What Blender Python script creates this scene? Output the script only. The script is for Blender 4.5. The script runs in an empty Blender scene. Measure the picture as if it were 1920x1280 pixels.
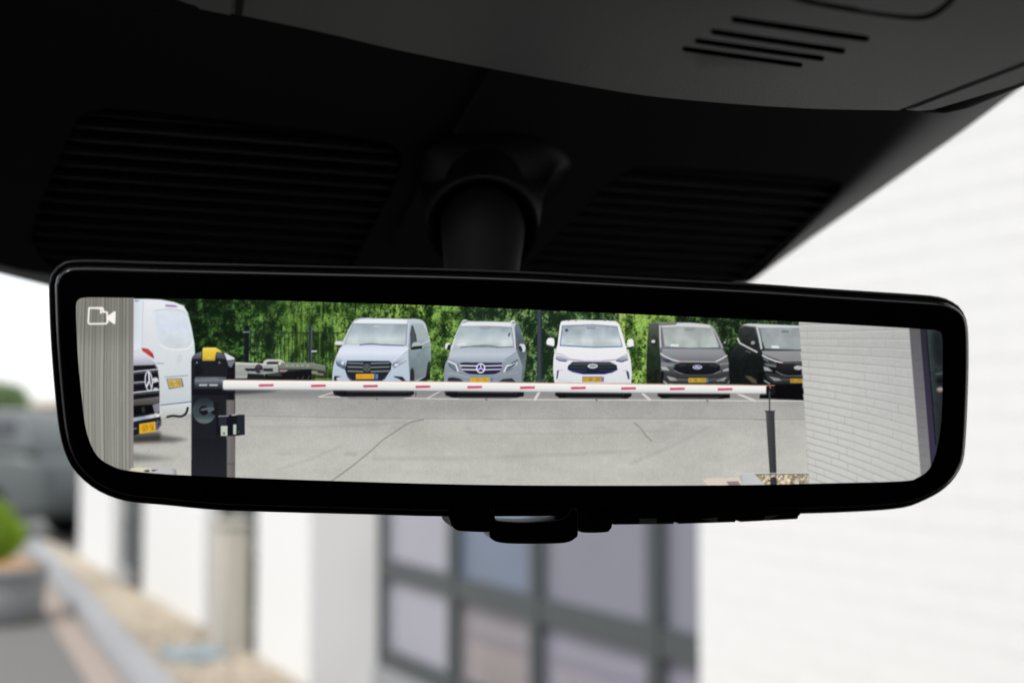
import bpy, bmesh, math, random
import numpy as np
from mathutils import Vector, Matrix
from mathutils.geometry import tessellate_polygon, delaunay_2d_cdt
random.seed(3)
S = bpy.context.scene; COL = S.collection

# ---- camera -----------------------------------------------------------------
FPX = 2667.0                                   # focal length in photograph pixels (1920 wide)
HCAM, PITCH = 1.45, math.atan(160/FPX)
cam = bpy.data.objects.new('camera', bpy.data.cameras.new('camera')); COL.objects.link(cam); S.camera = cam
cam.location = (0, 0, HCAM); cam.rotation_euler = (math.pi/2+PITCH, 0, 0)
cam.data.sensor_width = 36; cam.data.lens = 36*FPX/1920; cam.data.clip_start = 0.02; cam.data.clip_end = 2000
cam.data.dof.use_dof = True; cam.data.dof.focus_distance = 0.392; cam.data.dof.aperture_fstop = 9.8; cam.data.dof.aperture_blades = 0

# ---- daylight: bright, thinly overcast ----------------------------------------
EXPO = 0.52
SUN_EL, SUN_AZ = math.radians(50), math.radians(-150)      # azimuth from +Y towards +X
S.view_settings.view_transform = 'Standard'; S.view_settings.look = 'None'; S.view_settings.exposure = EXPO; S.view_settings.gamma = 1
W = bpy.data.worlds.new('World'); S.world = W; W.use_nodes = True
nt = W.node_tree; nt.nodes.clear()
sky = nt.nodes.new('ShaderNodeTexSky'); sky.sky_type = 'NISHITA'; sky.sun_disc = False
sky.sun_elevation = SUN_EL; sky.sun_rotation = SUN_AZ; sky.air_density = 1.0; sky.dust_density = 1.5; sky.ozone_density = 1.0
bg = nt.nodes.new('ShaderNodeBackground'); bg.inputs['Strength'].default_value = 0.12
# thin bright cloud all over the sky, uneven as clouds are
gco = nt.nodes.new('ShaderNodeTexCoord'); cl = nt.nodes.new('ShaderNodeTexNoise'); cl.inputs['Scale'].default_value = 2.2; cl.inputs['Detail'].default_value = 6
rmp = nt.nodes.new('ShaderNodeMapRange'); rmp.inputs['From Min'].default_value = .3; rmp.inputs['From Max'].default_value = .6; rmp.inputs['To Min'].default_value = .62; rmp.inputs['To Max'].default_value = .95
cmx = nt.nodes.new('ShaderNodeMix'); cmx.data_type = 'RGBA'; cmx.inputs[7].default_value = (8.0, 8.1, 8.3, 1)
nt.links.new(gco.outputs['Generated'], cl.inputs['Vector']); nt.links.new(cl.outputs[0], rmp.inputs[0]); nt.links.new(rmp.outputs[0], cmx.inputs[0]); nt.links.new(sky.outputs[0], cmx.inputs[6])
wo = nt.nodes.new('ShaderNodeOutputWorld'); nt.links.new(cmx.outputs[2], bg.inputs[0]); nt.links.new(bg.outputs[0], wo.inputs[0])
sun = bpy.data.lights.new('sun', 'SUN'); sun.energy = 1.5; sun.angle = math.radians(12); sun.color = (1, .96, .9)
so = bpy.data.objects.new('sun', sun); COL.objects.link(so)
sd = Vector((math.sin(SUN_AZ)*math.cos(SUN_EL), math.cos(SUN_AZ)*math.cos(SUN_EL), math.sin(SUN_EL)))
so.rotation_euler = sd.to_track_quat('Z', 'Y').to_euler(); so.location = sd*30
S.cycles.max_bounces = 10; S.cycles.diffuse_bounces = 5; S.cycles.glossy_bounces = 4

# ---- helpers ---------------------------------------------------------------------
CAM = Vector((0, 0, HCAM)); FW = Vector((0, math.cos(PITCH), math.sin(PITCH))); UP = Vector((0, -math.sin(PITCH), math.cos(PITCH))); RT = Vector((1, 0, 0))
def ray(px, py): return FW+RT*((px-960)/FPX)+UP*((640-py)/FPX)          # measuring ray of the survey
def P(px, py, d): return CAM+ray(px, py)*d
def onplane(px, py, p0, n):
    r = ray(px, py); return CAM+r*((p0-CAM).dot(n)/r.dot(n))
def G(px, py, z=0.0): return onplane(px, py, Vector((0, 0, z)), Vector((0, 0, 1)))

def link(name, me, mat=None, parent=None, smooth=False, **props):
    o = bpy.data.objects.new(name, me); COL.objects.link(o)
    if mat is not None: me.materials.append(mat)
    if parent is not None: o.parent = parent
    if smooth: me.polygons.foreach_set('use_smooth', [True]*len(me.polygons))
    for k, v in props.items(): o[k] = v
    return o
def thing(name, label, cat, loc=(0, 0, 0), group=None):
    o = bpy.data.objects.new(name, None); COL.objects.link(o); o.location = loc; o.empty_display_size = .1
    o['label'] = label; o['category'] = cat
    if group: o['group'] = group
    return o
def wmesh(name, verts, faces, parent=None, fix=True):
    """mesh from world points, brought into the frame of its (unrotated) parent"""
    off = Vector((0, 0, 0))
    q = parent
    while q is not None: off += q.location; q = q.parent
    me = bpy.data.meshes.new(name); me.from_pydata([tuple(Vector(v)-off) for v in verts], [], faces); me.validate()
    if fix:
        bm = bmesh.new(); bm.from_mesh(me); bmesh.ops.recalc_face_normals(bm, faces=bm.faces); bm.to_mesh(me); bm.free()
    return me
def solid(name, verts, faces, mat, parent=None, smooth=False, bevel=0, seg=2, **props):
    me = wmesh(name, verts, faces, parent)
    if bevel:
        bm = bmesh.new(); bm.from_mesh(me)
        es = [e for e in bm.edges if len(e.link_faces) == 2 and e.calc_face_angle() > .6]
        bmesh.ops.bevel(bm, geom=es, offset=bevel, segments=seg, affect='EDGES', clamp_overlap=True); bm.to_mesh(me); bm.free()
    o = link(name, me, mat, parent, smooth or bool(bevel), **props)
    if bevel: me.set_sharp_from_angle(angle=math.radians(50))
    return o
def frame_box(o, ax, ay, az):
    """8 corners of a box: o + [0..1]*ax etc."""
    v = [o+ax*i+ay*j+az*k for k in (0, 1) for j in (0, 1) for i in (0, 1)]
    return v, [(0,2,3,1),(4,5,7,6),(0,1,5,4),(2,6,7,3),(0,4,6,2),(1,3,7,5)]
def prism(poly, f0, f1):
    """extrude an outline between two maps outline->world"""
    n = len(poly); v = [f0(p) for p in poly]+[f1(p) for p in poly]
    return v, [tuple(range(n)), tuple(range(2*n-1, n-1, -1))]+[(i, (i+1) % n, n+(i+1) % n, n+i) for i in range(n)]
def loft(rings, cap0=True, cap1=True):
    n = len(rings[0]); v = [p for r in rings for p in r]; f = []
    for k in range(len(rings)-1):
        for i in range(n): f.append((k*n+i, k*n+(i+1) % n, (k+1)*n+(i+1) % n, (k+1)*n+i))
    if cap0: f.append(tuple(range(n)))
    if cap1: f.append(tuple(range((len(rings)-1)*n, len(rings)*n))[::-1])
    return v, f
def circle(c, a, b, ra, rb=None, n=32):
    rb = ra if rb is None else rb
    return [c+a*(ra*math.cos(2*math.pi*i/n))+b*(rb*math.sin(2*math.pi*i/n)) for i in range(n)]
def crom(p, closed=True, n=6):
    p = [np.array(q, float) for q in p]; N = len(p); out = []
    for i in range(N if closed else N-1):
        a, b, c, d = (p[i-1], p[i], p[(i+1) % N], p[(i+2) % N]) if closed else (p[max(i-1, 0)], p[i], p[i+1], p[min(i+2, N-1)])
        for t in [k/n for k in range(n)]: out.append(0.5*((2*b)+(c-a)*t+(2*a-5*b+4*c-d)*t*t+(3*b-a-3*c+d)*t**3))
    if not closed: out.append(p[-1])
    return [(float(q[0]), float(q[1])) for q in out]
def pip(p, poly):
    x, y = p; r = False
    for i in range(len(poly)):
        x0, y0 = poly[i-1]; x1, y1 = poly[i]
        if (y0 > y) != (y1 > y) and x < (x1-x0)*(y-y0)/(y1-y0)+x0: r = not r
    return r
def sheet(outer, holes, step, fmap):
    """triangulated sheet inside an outline with holes, points spread over it, mapped to the world"""
    pts = []; edges = []
    for lp in [outer]+holes:
        k = len(pts); pts += lp; edges += [(k+i, k+(i+1) % len(lp)) for i in range(len(lp))]
    xs = [p[0] for p in outer]; ys = [p[1] for p in outer]
    y = min(ys)+step/2; row = 0
    while y < max(ys):
        x = min(xs)+step/2*(1+row % 2)
        while x < max(xs):
            if pip((x, y), outer) and not any(pip((x, y), h) for h in holes): pts.append((x, y))
            x += step
        y += step*.87; row += 1
    vs, es, fs = delaunay_2d_cdt([Vector(p) for p in pts], edges, [], 0, 1e-6)[:3]
    keep = []
    for f in fs:
        c = (sum(vs[i].x for i in f)/len(f), sum(vs[i].y for i in f)/len(f))
        if pip(c, outer) and not any(pip(c, h) for h in holes): keep.append(tuple(f))
    return [fmap((v.x, v.y)) for v in vs], keep

def mat(name, base, rough=.6, spec=.5, metal=0.0, bump=0.0, scale=40.0, vary=0.0, coat=0.0, detail=3.0):
    m = bpy.data.materials.new(name); m.use_nodes = True; t = m.node_tree; b = t.nodes['Principled BSDF']
    b.inputs['Base Color'].default_value = (*base, 1); b.inputs['Roughness'].default_value = rough; b.inputs['Metallic'].default_value = metal
    b.inputs['Specular IOR Level'].default_value = spec; b.inputs['Coat Weight'].default_value = coat; b.inputs['Coat Roughness'].default_value = .05
    if bump or vary:
        tc = t.nodes.new('ShaderNodeTexCoord'); n = t.nodes.new('ShaderNodeTexNoise'); n.inputs['Scale'].default_value = scale; n.inputs['Detail'].default_value = detail
        t.links.new(tc.outputs['Object'], n.inputs['Vector'])
        if vary:
            mx = t.nodes.new('ShaderNodeMix'); mx.data_type = 'RGBA'
            mx.inputs[6].default_value = (*[c*(1-vary) for c in base], 1); mx.inputs[7].default_value = (*[min(1, c*(1+vary)) for c in base], 1)
            t.links.new(n.outputs[0], mx.inputs[0]); t.links.new(mx.outputs[2], b.inputs['Base Color'])
        if bump:
            bp = t.nodes.new('ShaderNodeBump'); bp.inputs['Strength'].default_value = bump; bp.inputs['Distance'].default_value = .4/scale
            t.links.new(n.outputs[0], bp.inputs['Height']); t.links.new(bp.outputs[0], b.inputs['Normal'])
    return m

# ======================================================================
# THE CABIN: car frame (lateral, forward, up) at the camera
# ======================================================================
YAW = math.radians(15)
CR = Vector((math.cos(YAW), math.sin(YAW), -.028)).normalized(); CF = Vector((-math.sin(YAW), math.cos(YAW), 0)).normalized(); CU = CR.cross(CF).normalized()
def K(l, f, u): return CAM+CR*l+CF*f+CU*u
M_trim = mat('soft_black_trim', (.026, .027, .033), .6, .3, bump=.25, scale=1400, vary=.15)
M_dark = mat('black_recess', (.006, .006, .007), .8, .2, vary=.2, scale=300)
M_slat = mat('louvre_plastic', (.024, .024, .028), .45, .4, bump=.1, scale=1200, vary=.1)
M_cons = mat('grained_grey_plastic', (.15, .157, .16), .54, .4, bump=.9, scale=1500, vary=.22)
M_fab = mat('knitted_lining', (.035, .035, .036), .9, .15, bump=.8, scale=1700, vary=.3)
M_piano = mat('gloss_black', (.004, .004, .0045), .06, .4, coat=.0, vary=.2, scale=90)
M_sat = mat('satin_black_plastic', (.008, .008, .009), .5, .35, bump=.12, scale=1600, vary=.15)
M_fair = mat('matte_black_fairing', (.0028, .0028, .0032), .5, .2, bump=.15, scale=1500, vary=.2)
def smudge(m, lo, hi):                               # uneven gloss: faint wipe marks and prints
    t = m.node_tree; tc = t.nodes.new('ShaderNodeTexCoord'); n = t.nodes.new('ShaderNodeTexNoise'); n.inputs['Scale'].default_value = 22; n.inputs['Detail'].default_value = 5; n.inputs['Distortion'].default_value = 1.2
    r = t.nodes.new('ShaderNodeMapRange'); r.inputs['From Min'].default_value = .35; r.inputs['From Max'].default_value = .7; r.inputs['To Min'].default_value = lo; r.inputs['To Max'].default_value = hi
    t.links.new(tc.outputs['Object'], n.inputs['Vector']); t.links.new(n.outputs[0], r.inputs[0]); t.links.new(r.outputs[0], t.nodes['Principled BSDF'].inputs['Roughness'])
smudge(M_piano, .07, .26)
M_icon = mat('grey_print', (.55, .55, .56), .6, .3, vary=.1, scale=500)
M_cab = mat('cabin_charcoal', (.018, .018, .019), .8, .2, vary=.3, scale=20)

cab = thing('car_cabin', 'unseen dark car cabin enclosing the camera, openings shaped to limit the light, its roof lining above the mirror', 'car cabin', tuple(K(0, -.6, -1.0)))  # unseen shell, its openings shaped to control light on trim and mirror
def kbox(name, l0, l1, f0, f1, u0, u1, m, parent):
    v, f = frame_box(K(l0, f0, u0), CR*(l1-l0), CF*(f1-f0), CU*(u1-u0)); return solid(name, v, f, m, parent, bevel=.01)
kbox('roof_lining', -.78, .78, -1.9, .30, .165, .20, M_fab, cab)
kbox('rear_panel', -.78, .78, -1.95, -1.85, -1.0, .164, M_cab, cab)
kbox('floor_panel', -.78, .78, -1.84, 1.5, -1.05, -1.0, M_cab, cab)
for s in (-1, 1):
    kbox('door_panel', s*.80-.04, s*.80+.04, -1.84, 1.2, -.99, -.24, M_cab, cab)
    kbox('side_light_block', s*.80-.03, s*.80+.03, -1.84, (.62 if s < 0 else .10), -.235, .163, M_cab, cab)  # unseen panel, carried forward to block side window light from the console
kbox('dashboard', -.75, .75, .55, 1.2, -.99, -.26, M_cab, cab)  # out of view; raised to cut ground light on the console
for s in (-.38, .38):
    kbox('seat_back', s-.24, s+.24, -.62, -.50, -.95, -.22, M_cab, cab)
    kbox('head_restraint', s-.12, s+.12, -.60, -.50, -.20, -.02, M_cab, cab)

# ---- the black cover at the top of the windscreen, with its louvres -------------
RAKE = math.radians(32)
CP0 = P(960, 530, .60); CS = (-CF*math.cos(RAKE)+CU*math.sin(RAKE)).normalized(); CN = CR.cross(CS).normalized()    # CN looks back at the camera
def cuv(px, py):
    q = onplane(px, py, CP0, CN)-CP0; return (q.dot(CR), q.dot(CS))
def cw(uv, n=0.0): return CP0+CR*uv[0]+CS*uv[1]+CN*n
cov = thing('windscreen_cover', 'large matt black cover behind the mirror with two ribbed louvres', 'trim panel', tuple(CP0))
Lg = crom([(158,214),(186,206),(235,206),(500,234),(690,261),(735,274),(752,300),(738,352),(692,440),(662,495),(640,512),(400,520),(150,514),(90,497),(64,465),(60,425),(98,325),(138,238)], n=4)
Rg = crom([(1176,320),(1215,313),(1400,322),(1555,337),(1578,348),(1572,366),(1528,412),(1455,484),(1415,520),(1380,530),(1200,534),(1010,528),(980,518),(985,500),(1078,405),(1146,337)], n=4)
Lu = [cuv(*p) for p in Lg]; Ru = [cuv(*p) for p in Rg]
inner = [(-900,-330),(-640,40),(-190,395),(-105,452),(-40,482),(40,504),(120,514),(300,536),(800,552),(1200,548),(1340,540),(1388,524),(1462,462),(1556,374),(1655,272),(1722,196),(1860,40),(2080,-200),(2200,-330)]
outer = [(-940,-330),(-680,55),(-225,415),(-130,478),(-55,499),(0,513),(92,536),(300,558),(800,570),(1200,566),(1360,556),(1411,527),(1522,446),(1642,362),(1800,250),(1920,160),(2130,0),(2400,-200),(2560,-330)]
IN = [cuv(*p) for p in inner]
v, f = sheet(IN, [Lu, Ru], .03, lambda p: cw(p)); solid('cover_face', v, f, M_trim, cov, True)
rings = []
for k in range(13):                                  # rounded flank rolling away towards the glass
    t = k/12; row = []
    for p, q in zip(inner, outer):
        s = t**2.3; m_ = t
        px = p[0]+(q[0]-p[0])*(m_*.55+t*.45); py = p[1]+(q[1]-p[1])*(m_*.55+t*.45)
        row.append(onplane(px, py, CP0-CN*(.034*s), CN))
    rings.append(row)
n = len(inner); v = [p for r in rings for p in r]
f = [(k*n+i, k*n+i+1, (k+1)*n+i+1, (k+1)*n+i) for k in range(12) for i in range(n-1)]
solid('cover_flank', v, f, M_trim, cov, True)
def louvre(uv, pitch_px, n_sl):
    N = len(uv); v = [cw(p, 0) for p in uv]+[cw(p, -.011) for p in uv]
    g = solid('grille', v, [(i, (i+1) % N, N+(i+1) % N, N+i) for i in range(N)]+[tuple(range(N, 2*N))], M_dark, cov)
    vs = [p[1] for p in uv]; v0, v1 = min(vs), max(vs); stp = (v1-v0)/n_sl
    for k in range(n_sl):
        def span(vv):
            xs = []
            for i in range(N):
                (a, b), (c, d) = uv[i-1], uv[i]
                if (b > vv) != (d > vv): xs.append(a+(c-a)*(vv-b)/(d-b))
            return (min(xs), max(xs)) if len(xs) > 1 else None
        vc = v0+stp*(k+.5); prof = [(-.30*stp, -.0012), (-.16*stp, -.0002), (.10*stp, -.0030), (.44*stp, -.0085), (.36*stp, -.0095), (-.30*stp, -.0040)]
        r0 = []; r1 = []; ok = True
        for dv, dn in prof:
            s_ = span(vc+dv)
            if s_ is None: ok = False; break
            r0.append(cw((s_[0]+.0004, vc+dv), dn)); r1.append(cw((s_[1]-.0004, vc+dv), dn))
        if not ok: continue
        v, f = loft([r0, r1]); solid('slat', v, f, M_slat, g)
louvre(Lu, 24, 14); louvre(Ru, 20, 12)
cp = [(1010,-60),(935,90),(871,200),(800,318),(740,425),(733,440),(740,453),(758,460),(860,462),(985,462),(1008,440),(1140,293),(1235,180),(1330,70),(1420,-60)]
v, f = prism([cuv(*p) for p in cp], lambda p: cw(p, .0015), lambda p: cw(p, -.004)); solid('centre_panel', v, f, M_trim, cov, bevel=.0012)
# fairing round the mirror stem
AX0, AX1 = P(900, 640, .428), P(906, 395, .512); AXD = (AX1-AX0).normalized(); AXA = (RT-AXD*RT.dot(AXD)).normalized(); AXB = AXD.cross(AXA)
rg = []
pt = [(math.cos(2*math.pi*i/40), math.sin(2*math.pi*i/40)) for i in range(40)]
for t in (0, .06, .12, .2, .3, .4, .5, .6, .72, .85, 1):
    row = []
    for c, s in pt:
        a = cw(cuv(932+142*c+(0 if s > 0 else 14*c), 322+(114 if s > 0 else 92)*s), .0012)
        cen = AX0+AXD*((P(906, 428, .50)-AX0).dot(AXD)); b = cen+AXA*(.0195*c)-AXB*(.0195*s) if AXB.z < 0 else cen+AXA*(.0195*c)+AXB*(.0195*-s)
        e_ = b-a; nn_ = CN*e_.dot(CN); row.append(a+(e_-nn_)*t+nn_*t**2.4)
    rg.append(row)
cen = AX0+AXD*((P(906, 428, .50)-AX0).dot(AXD))
rg.append([cen+(p-cen)*.86+AXD*.0002 for p in rg[-1]]); rg.append([cen+(p-cen)*.95+AXD*.006 for p in rg[-1]])
v, f = loft(rg, False, True); solid('stem_fairing', v, f, M_fair, cov, True)

# ======================================================================
# THE MIRROR
# ======================================================================
MN = Vector((.591, 0, -2.548)); MNc = (RT*MN.x+FW*MN.z).normalized()                     # faces the camera
Mp0 = P(950, 725, 1/(2.548-.591*(950-960)/FPX))
def mp(px, py): return onplane(px, py, Mp0, MNc)
MX = (mp(1744, 745)-mp(301, 719)).normalized(); MY = MNc.cross(MX).normalized()
if MY.z < 0: MY = -MY
mir = thing('rearview_mirror', 'frameless black rear-view mirror showing a camera picture of parked vans', 'rearview mirror', tuple(Mp0))
def ml(px, py): q = mp(px, py)-Mp0; return (q.dot(MX), q.dot(MY))
def mw(p, z=0.0): return Mp0+MX*p[0]+MY*p[1]+MNc*z
OUT = crom([(92.5,549),(93,528),(98.5,511),(111,497),(128,489),(174,487),(301,491),(490,495.5),(640,499),(820,503),(976,508.5),(1139,517),(1400,531),(1515,539),(1630,546.5),(1744,554.5),(1778,564),(1797.5,579),(1808.5,605),(1811.5,655),(1810,737),(1805,835),(1797,875),(1771,911),(1728,937),(1679,952),(1564,959.5),(1400,963),(1160,965),(848,966.5),(712,963.5),(500,958),(400,954),(312,945.5),(237,938),(187,920),(150,892),(128,861),(112.5,811),(103,730),(95.5,630)], n=5)
HOLE = crom([(142.7,585),(143.4,568),(149,560.5),(162,557.6),(200,557.6),(252,558.5),(490,562.7),(631,567),(820,572.8),(1010,581),(1360,596.7),(1498,603.5),(1640,611.5),(1730,617),(1757,620),(1766,629),(1767.5,671),(1766,770),(1761,819),(1753,855),(1741,880),(1721,894.5),(1689,901.7),(1531,906),(1400,908.8),(1180,909.9),(960,909.2),(790,906),(622,901),(441,894.7),(360,891),(311,888.5),(238,881.5),(208,872),(185,857),(170,832),(159.6,796),(153.3,743),(147,680),(143.6,617)], n=4)
def resample(p, n):
    p = np.array(p+[p[0]]); L = np.r_[0, np.cumsum(np.hypot(*np.diff(p, axis=0).T))]; s = np.linspace(0, L[-1], n, endpoint=False)
    return list(zip(np.interp(s, L, p[:, 0]).tolist(), np.interp(s, L, p[:, 1]).tolist()))
def ml_rim(px, py): q = onplane(px, py, Mp0-MNc*.0055, MNc)-Mp0; return (q.dot(MX), q.dot(MY))
OL = resample([ml_rim(*p) for p in OUT], 260); HL = [ml(*p) for p in HOLE]
A_ = sum(OL[i-1][0]*OL[i][1]-OL[i][0]*OL[i-1][1] for i in range(len(OL)))
def inset(d):
    out = []
    for i in range(len(OL)):
        a, b = OL[i-3], OL[(i+3) % len(OL)]; tx, ty = b[0]-a[0], b[1]-a[1]; L = math.hypot(tx, ty); s = 1 if A_ > 0 else -1
        out.append((OL[i][0]-s*ty/L*d, OL[i][1]+s*tx/L*d))
    return out
# glass front: flat glossy black border round the display, rolled over at its rim
g0 = inset(.0034)
v, f = sheet(g0, [HL], .05, lambda p: mw(p)); solid('glass_border', v, f, M_piano, mir)
rim = [[mw(p, z) for p in inset(d)] for d, z in ((.0034, 0), (.0031, -.00008), (.0026, -.0004), (.0021, -.0010), (.0017, -.0019), (.0015, -.0030), (.0015, -.0042))]
v, f = loft(rim, False, False); solid('glass_rim', v, f, M_piano, mir, True)
def scaled(k, z, dy=0): return [mw((x*k[0], y*k[1]+dy), z) for x, y in OL]
hs = [[mw(p, z) for p in inset(d)] for d, z in ((.0016, -.0040), (.0012, -.0034), (.0004, -.0034), (0, -.0042), (0, -.0070))]+[scaled((.992, .985), -.012), scaled((.97, .95), -.019), scaled((.92, .86), -.027), scaled((.80, .66), -.034), scaled((.45, .30), -.037)]
v, f = loft(hs, False, True); solid('housing', v, f, M_sat, mir, True)
# back wall behind the display
v, f = sheet(resample(HL, 80), [], .08, lambda p: mw((p[0]*1.02, p[1]*1.03), -.0016)); solid('display_backing', v, f, M_dark, mir)

# stem
prof = [(-.03, .0105), (.0, .0112), (.03, .0122), (.055, .0142), (.068, .0150), (.080, .0156), (.10, .0156)]
LS = (AX1-AX0).length; base = AX0
v, f = loft([circle(base+AXD*(.018+x), AXA, AXB, r, n=40) for x, r in prof]); solid('stem', v, f, M_fair, mir, True)

# controls along the lower edge
def mprism(name, pts, z0, z1, m, bev, parent=mir, smooth_n=0):
    q = [ml(*p) for p in (crom(pts, n=smooth_n) if smooth_n else pts)]
    v, f = prism(q, lambda p: mw(p, z0), lambda p: mw(p, z1)); return solid(name, v, f, m, parent, bevel=bev, seg=3)
mprism('sensor_pod', [(848,955),(848.5,980),(853,990),(862,996.5),(880,998.5),(916,999.5),(921,996),(921,955)], -.003, -.017, M_sat, .0010, smooth_n=4)
mprism('sensor_pod', [(1084,955),(1084,978),(1088,992),(1098,1000.5),(1142,1000),(1150,995),(1154,986),(1154,955)], -.003, -.017, M_sat, .0010, smooth_n=4)
lv = mprism('tilt_lever', [(917,955),(917,1000),(922,1010),(936,1016),(970,1018.5),(1040,1018),(1066,1015),(1078,1008),(1083,1000),(1082,955),(1068,955),(1062,966),(1042,974),(985,978),(945,976.5),(929,973),(926,955)], .0005, -.008, M_piano, .0008, smooth_n=4)
mprism('lever_pivot', [(1070,958),(1070,985),(1077,992),(1084,985),(1084,958)], -.006, -.014, M_sat, .0006)
for (xa, ya), (xb, yb), ic in (((1154.5,986.5),(1277,985),[(1206,974.5),(1238,974.3),(1238,984),(1206,984.2)]), ((1278,985),(1393.5,981.5),[(1322,975.6),(1353,972.2),(1353,981.5)]), ((1394.5,981.5),(1512,975.5),[(1443,969.5),(1472,967.5),(1443,977.5)])):
    b = mprism('button', [(xa, 957), (xa, ya), (xb, yb), (xb, 957)] if xb < 1500 else [(xa, 957), (xa, ya), (xb-7, yb+.3), (xb-1, yb-3.5), (xb, yb-8), (xb, 957)], -.0035, -.014, M_sat, .0007)
    q = [ml(*p) for p in ic]; v, f = prism(q, lambda p: mw(p, -.0032), lambda p: mw(p, -.0050)); solid('button_mark', v, f, M_icon, b)

# ======================================================================
# OVERHEAD CONSOLE AND VISOR
# ======================================================================
OC0 = P(1000, 140, .345)
def bend(l): return 1.1*max(0, l-.085)**2+.75*max(0, .05-l)**2          # underside lifts towards its ends
def con(px, py, dz=0.0):
    d = .345
    for _ in range(14):
        q = P(px, py, d)-OC0; h = bend(q.dot(CR))+dz; r = ray(px, py); d = ((OC0+CU*h)-CAM).dot(CU)/r.dot(CU)
    return P(px, py, d)
con_t = thing('overhead_console', 'grained dark grey overhead console with four speaker slots, upper right', 'overhead console', tuple(OC0))
lip = crom([(150,-60),(300,-12),(362,10),(452,29),(600,60),(750,95),(900,125),(1050,153),(1200,178),(1350,193),(1500,203),(1600,206),(1684,207)], closed=False, n=4)
rightedge = [(1700,201),(1760,177),(1840,146),(1920,114),(2100,42),(2300,-40),(2350,-140)]
body = lip+rightedge+[(1500,-150),(800,-150),(150,-140)]
def slot(a, b, w):                                    # rounded groove outline
    (x0, y0), (x1, y1) = a, b; L = math.hypot(x1-x0, y1-y0); nx_, ny_ = -(y1-y0)/L*w, (x1-x0)/L*w; ux, uy = (x1-x0)/L*w, (y1-y0)/L*w
    return [(x0+nx_, y0+ny_), (x0-ux*.7+nx_*.7, y0-uy*.7+ny_*.7), (x0-ux, y0-uy), (x0-ux*.7-nx_*.7, y0-uy*.7-ny_*.7), (x0-nx_, y0-ny_), (x1-nx_, y1-ny_), (x1+ux*.7-nx_*.7, y1+uy*.7-ny_*.7), (x1+ux, y1+uy), (x1+ux*.7+nx_*.7, y1+uy*.7+ny_*.7), (x1+nx_, y1+ny_)]
SL = [slot((1376,37),(1624,73), 6.0), slot((1337,60),(1580,96), 5.6), slot((1307,77),(1540,110), 5.2), slot((1283,92),(1500,122), 4.8)]
btn = crom([(1462,-60),(1472,-14),(1500,4),(1560,17),(1640,30),(1710,38),(1745,35),(1768,22),(1790,2),(1812,-30),(1830,-60)], closed=False, n=4)
btn_in = [(x+(7 if x < 1600 else -7), y-9) for x, y in btn]
groove = btn+[(1830,-66),(1823,-66)]+btn_in[::-1]+[(1469,-66),(1462,-66)]
v, f = sheet(body, SL+[groove], 34, lambda p: con(p[0], p[1])); solid('console_body', v, f, M_cons, con_t, True)
for q in SL:
    n = len(q); v = [con(*p) for p in q]+[con(p[0], p[1], .0045) for p in q]
    # walls go straight up from the face
    v = v[:n]+[w+CU*.005 for w in v[:n]]; solid('speaker_slot', v, [(i, (i+1) % n, n+(i+1) % n, n+i) for i in range(n)]+[tuple(range(n, 2*n))], M_dark, con_t)
n = len(groove); v = [con(*p) for p in groove]; v = v+[w+CU*.003 for w in v]; solid('button_groove', v, [(i, (i+1) % n, n+(i+1) % n, n+i) for i in range(n)]+[tuple(range(n, 2*n))], M_dark, con_t)
edge = lip+[(1690,207.2)]; E0 = [con(*p) for p in edge]; rows = [E0]
for dn, up in ((.0012, .0004), (.0022, .0014), (.0028, .003), (.0028, .03)): rows.append([w+CF*dn+CU*up for w in E0])
n = len(E0); v = [p for r in rows for p in r]; solid('console_lip', v, [(k*n+i, k*n+i+1, (k+1)*n+i+1, (k+1)*n+i) for k in range(len(rows)-1) for i in range(n-1)], M_cons, con_t, True)
# small map-light switch cut off by the top of the picture
def cbox(name, pts, dz, m, bev): 
    v = [con(*p)-CU*dz for p in pts]; n = len(pts); v = v+[w+CU*(dz+.004) for w in v]; solid(name, v, [tuple(range(n)), tuple(range(2*n-1, n-1, -1))]+[(i, (i+1) % n, n+(i+1) % n, n+i) for i in range(n)], m, con_t, bevel=bev)
cbox('switch_gap', [(446,-40),(462,-40),(454,27),(440,25)], .0004, M_dark, 0)
cbox('switch', [(372,-40),(444,-40),(437,22),(372,9),(362,0)], .0012, M_cons, .0006)
# trim strip beyond the seam, and the rolled fabric edge of the visor
stp = [(1690,207.5),(1716,200.5),(1770,180),(1850,150),(1925,121),(2100,52),(2140,66),(1960,140),(1900,163),(1810,190),(1752,207),(1722,209.5)]
v = [con(*p, .0004) for p in stp]; n = len(stp); v += [w+CU*.012 for w in v]; solid('trim_strip', v, [tuple(range(n)), tuple(range(2*n-1, n-1, -1))]+[(i, (i+1) % n, n+(i+1) % n, n+i) for i in range(n)], M_cons, con_t, bevel=.0008)
vis = thing('sun_visor', 'folded fabric sun visor edge at the far upper right, beside the grey console', 'sun visor', tuple(P(1850, 180, .5)))
path = [(1700,196,9),(1735,201,12),(1770,201,14),(1810,190,16),(1860,167,18),(1920,140,20),(2000,104,22),(2120,50,24)]
rg = []
for i, (px, py, r) in enumerate(path):
    c = con(px, py, .006); a = path[max(0, i-1)]; b = path[min(len(path)-1, i+1)]; d = (con(b[0], b[1], .006)-con(a[0], a[1], .006)).normalized()
    e1 = (UP-d*UP.dot(d)).normalized(); e2 = d.cross(e1); rr = r*.55*(c-CAM).length/FPX*1.45; rg.append(circle(c, e1, e2, rr, rr*1.5, 20))
v, f = loft(rg); solid('visor_edge', v, f, M_fab, vis, True)
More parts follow.
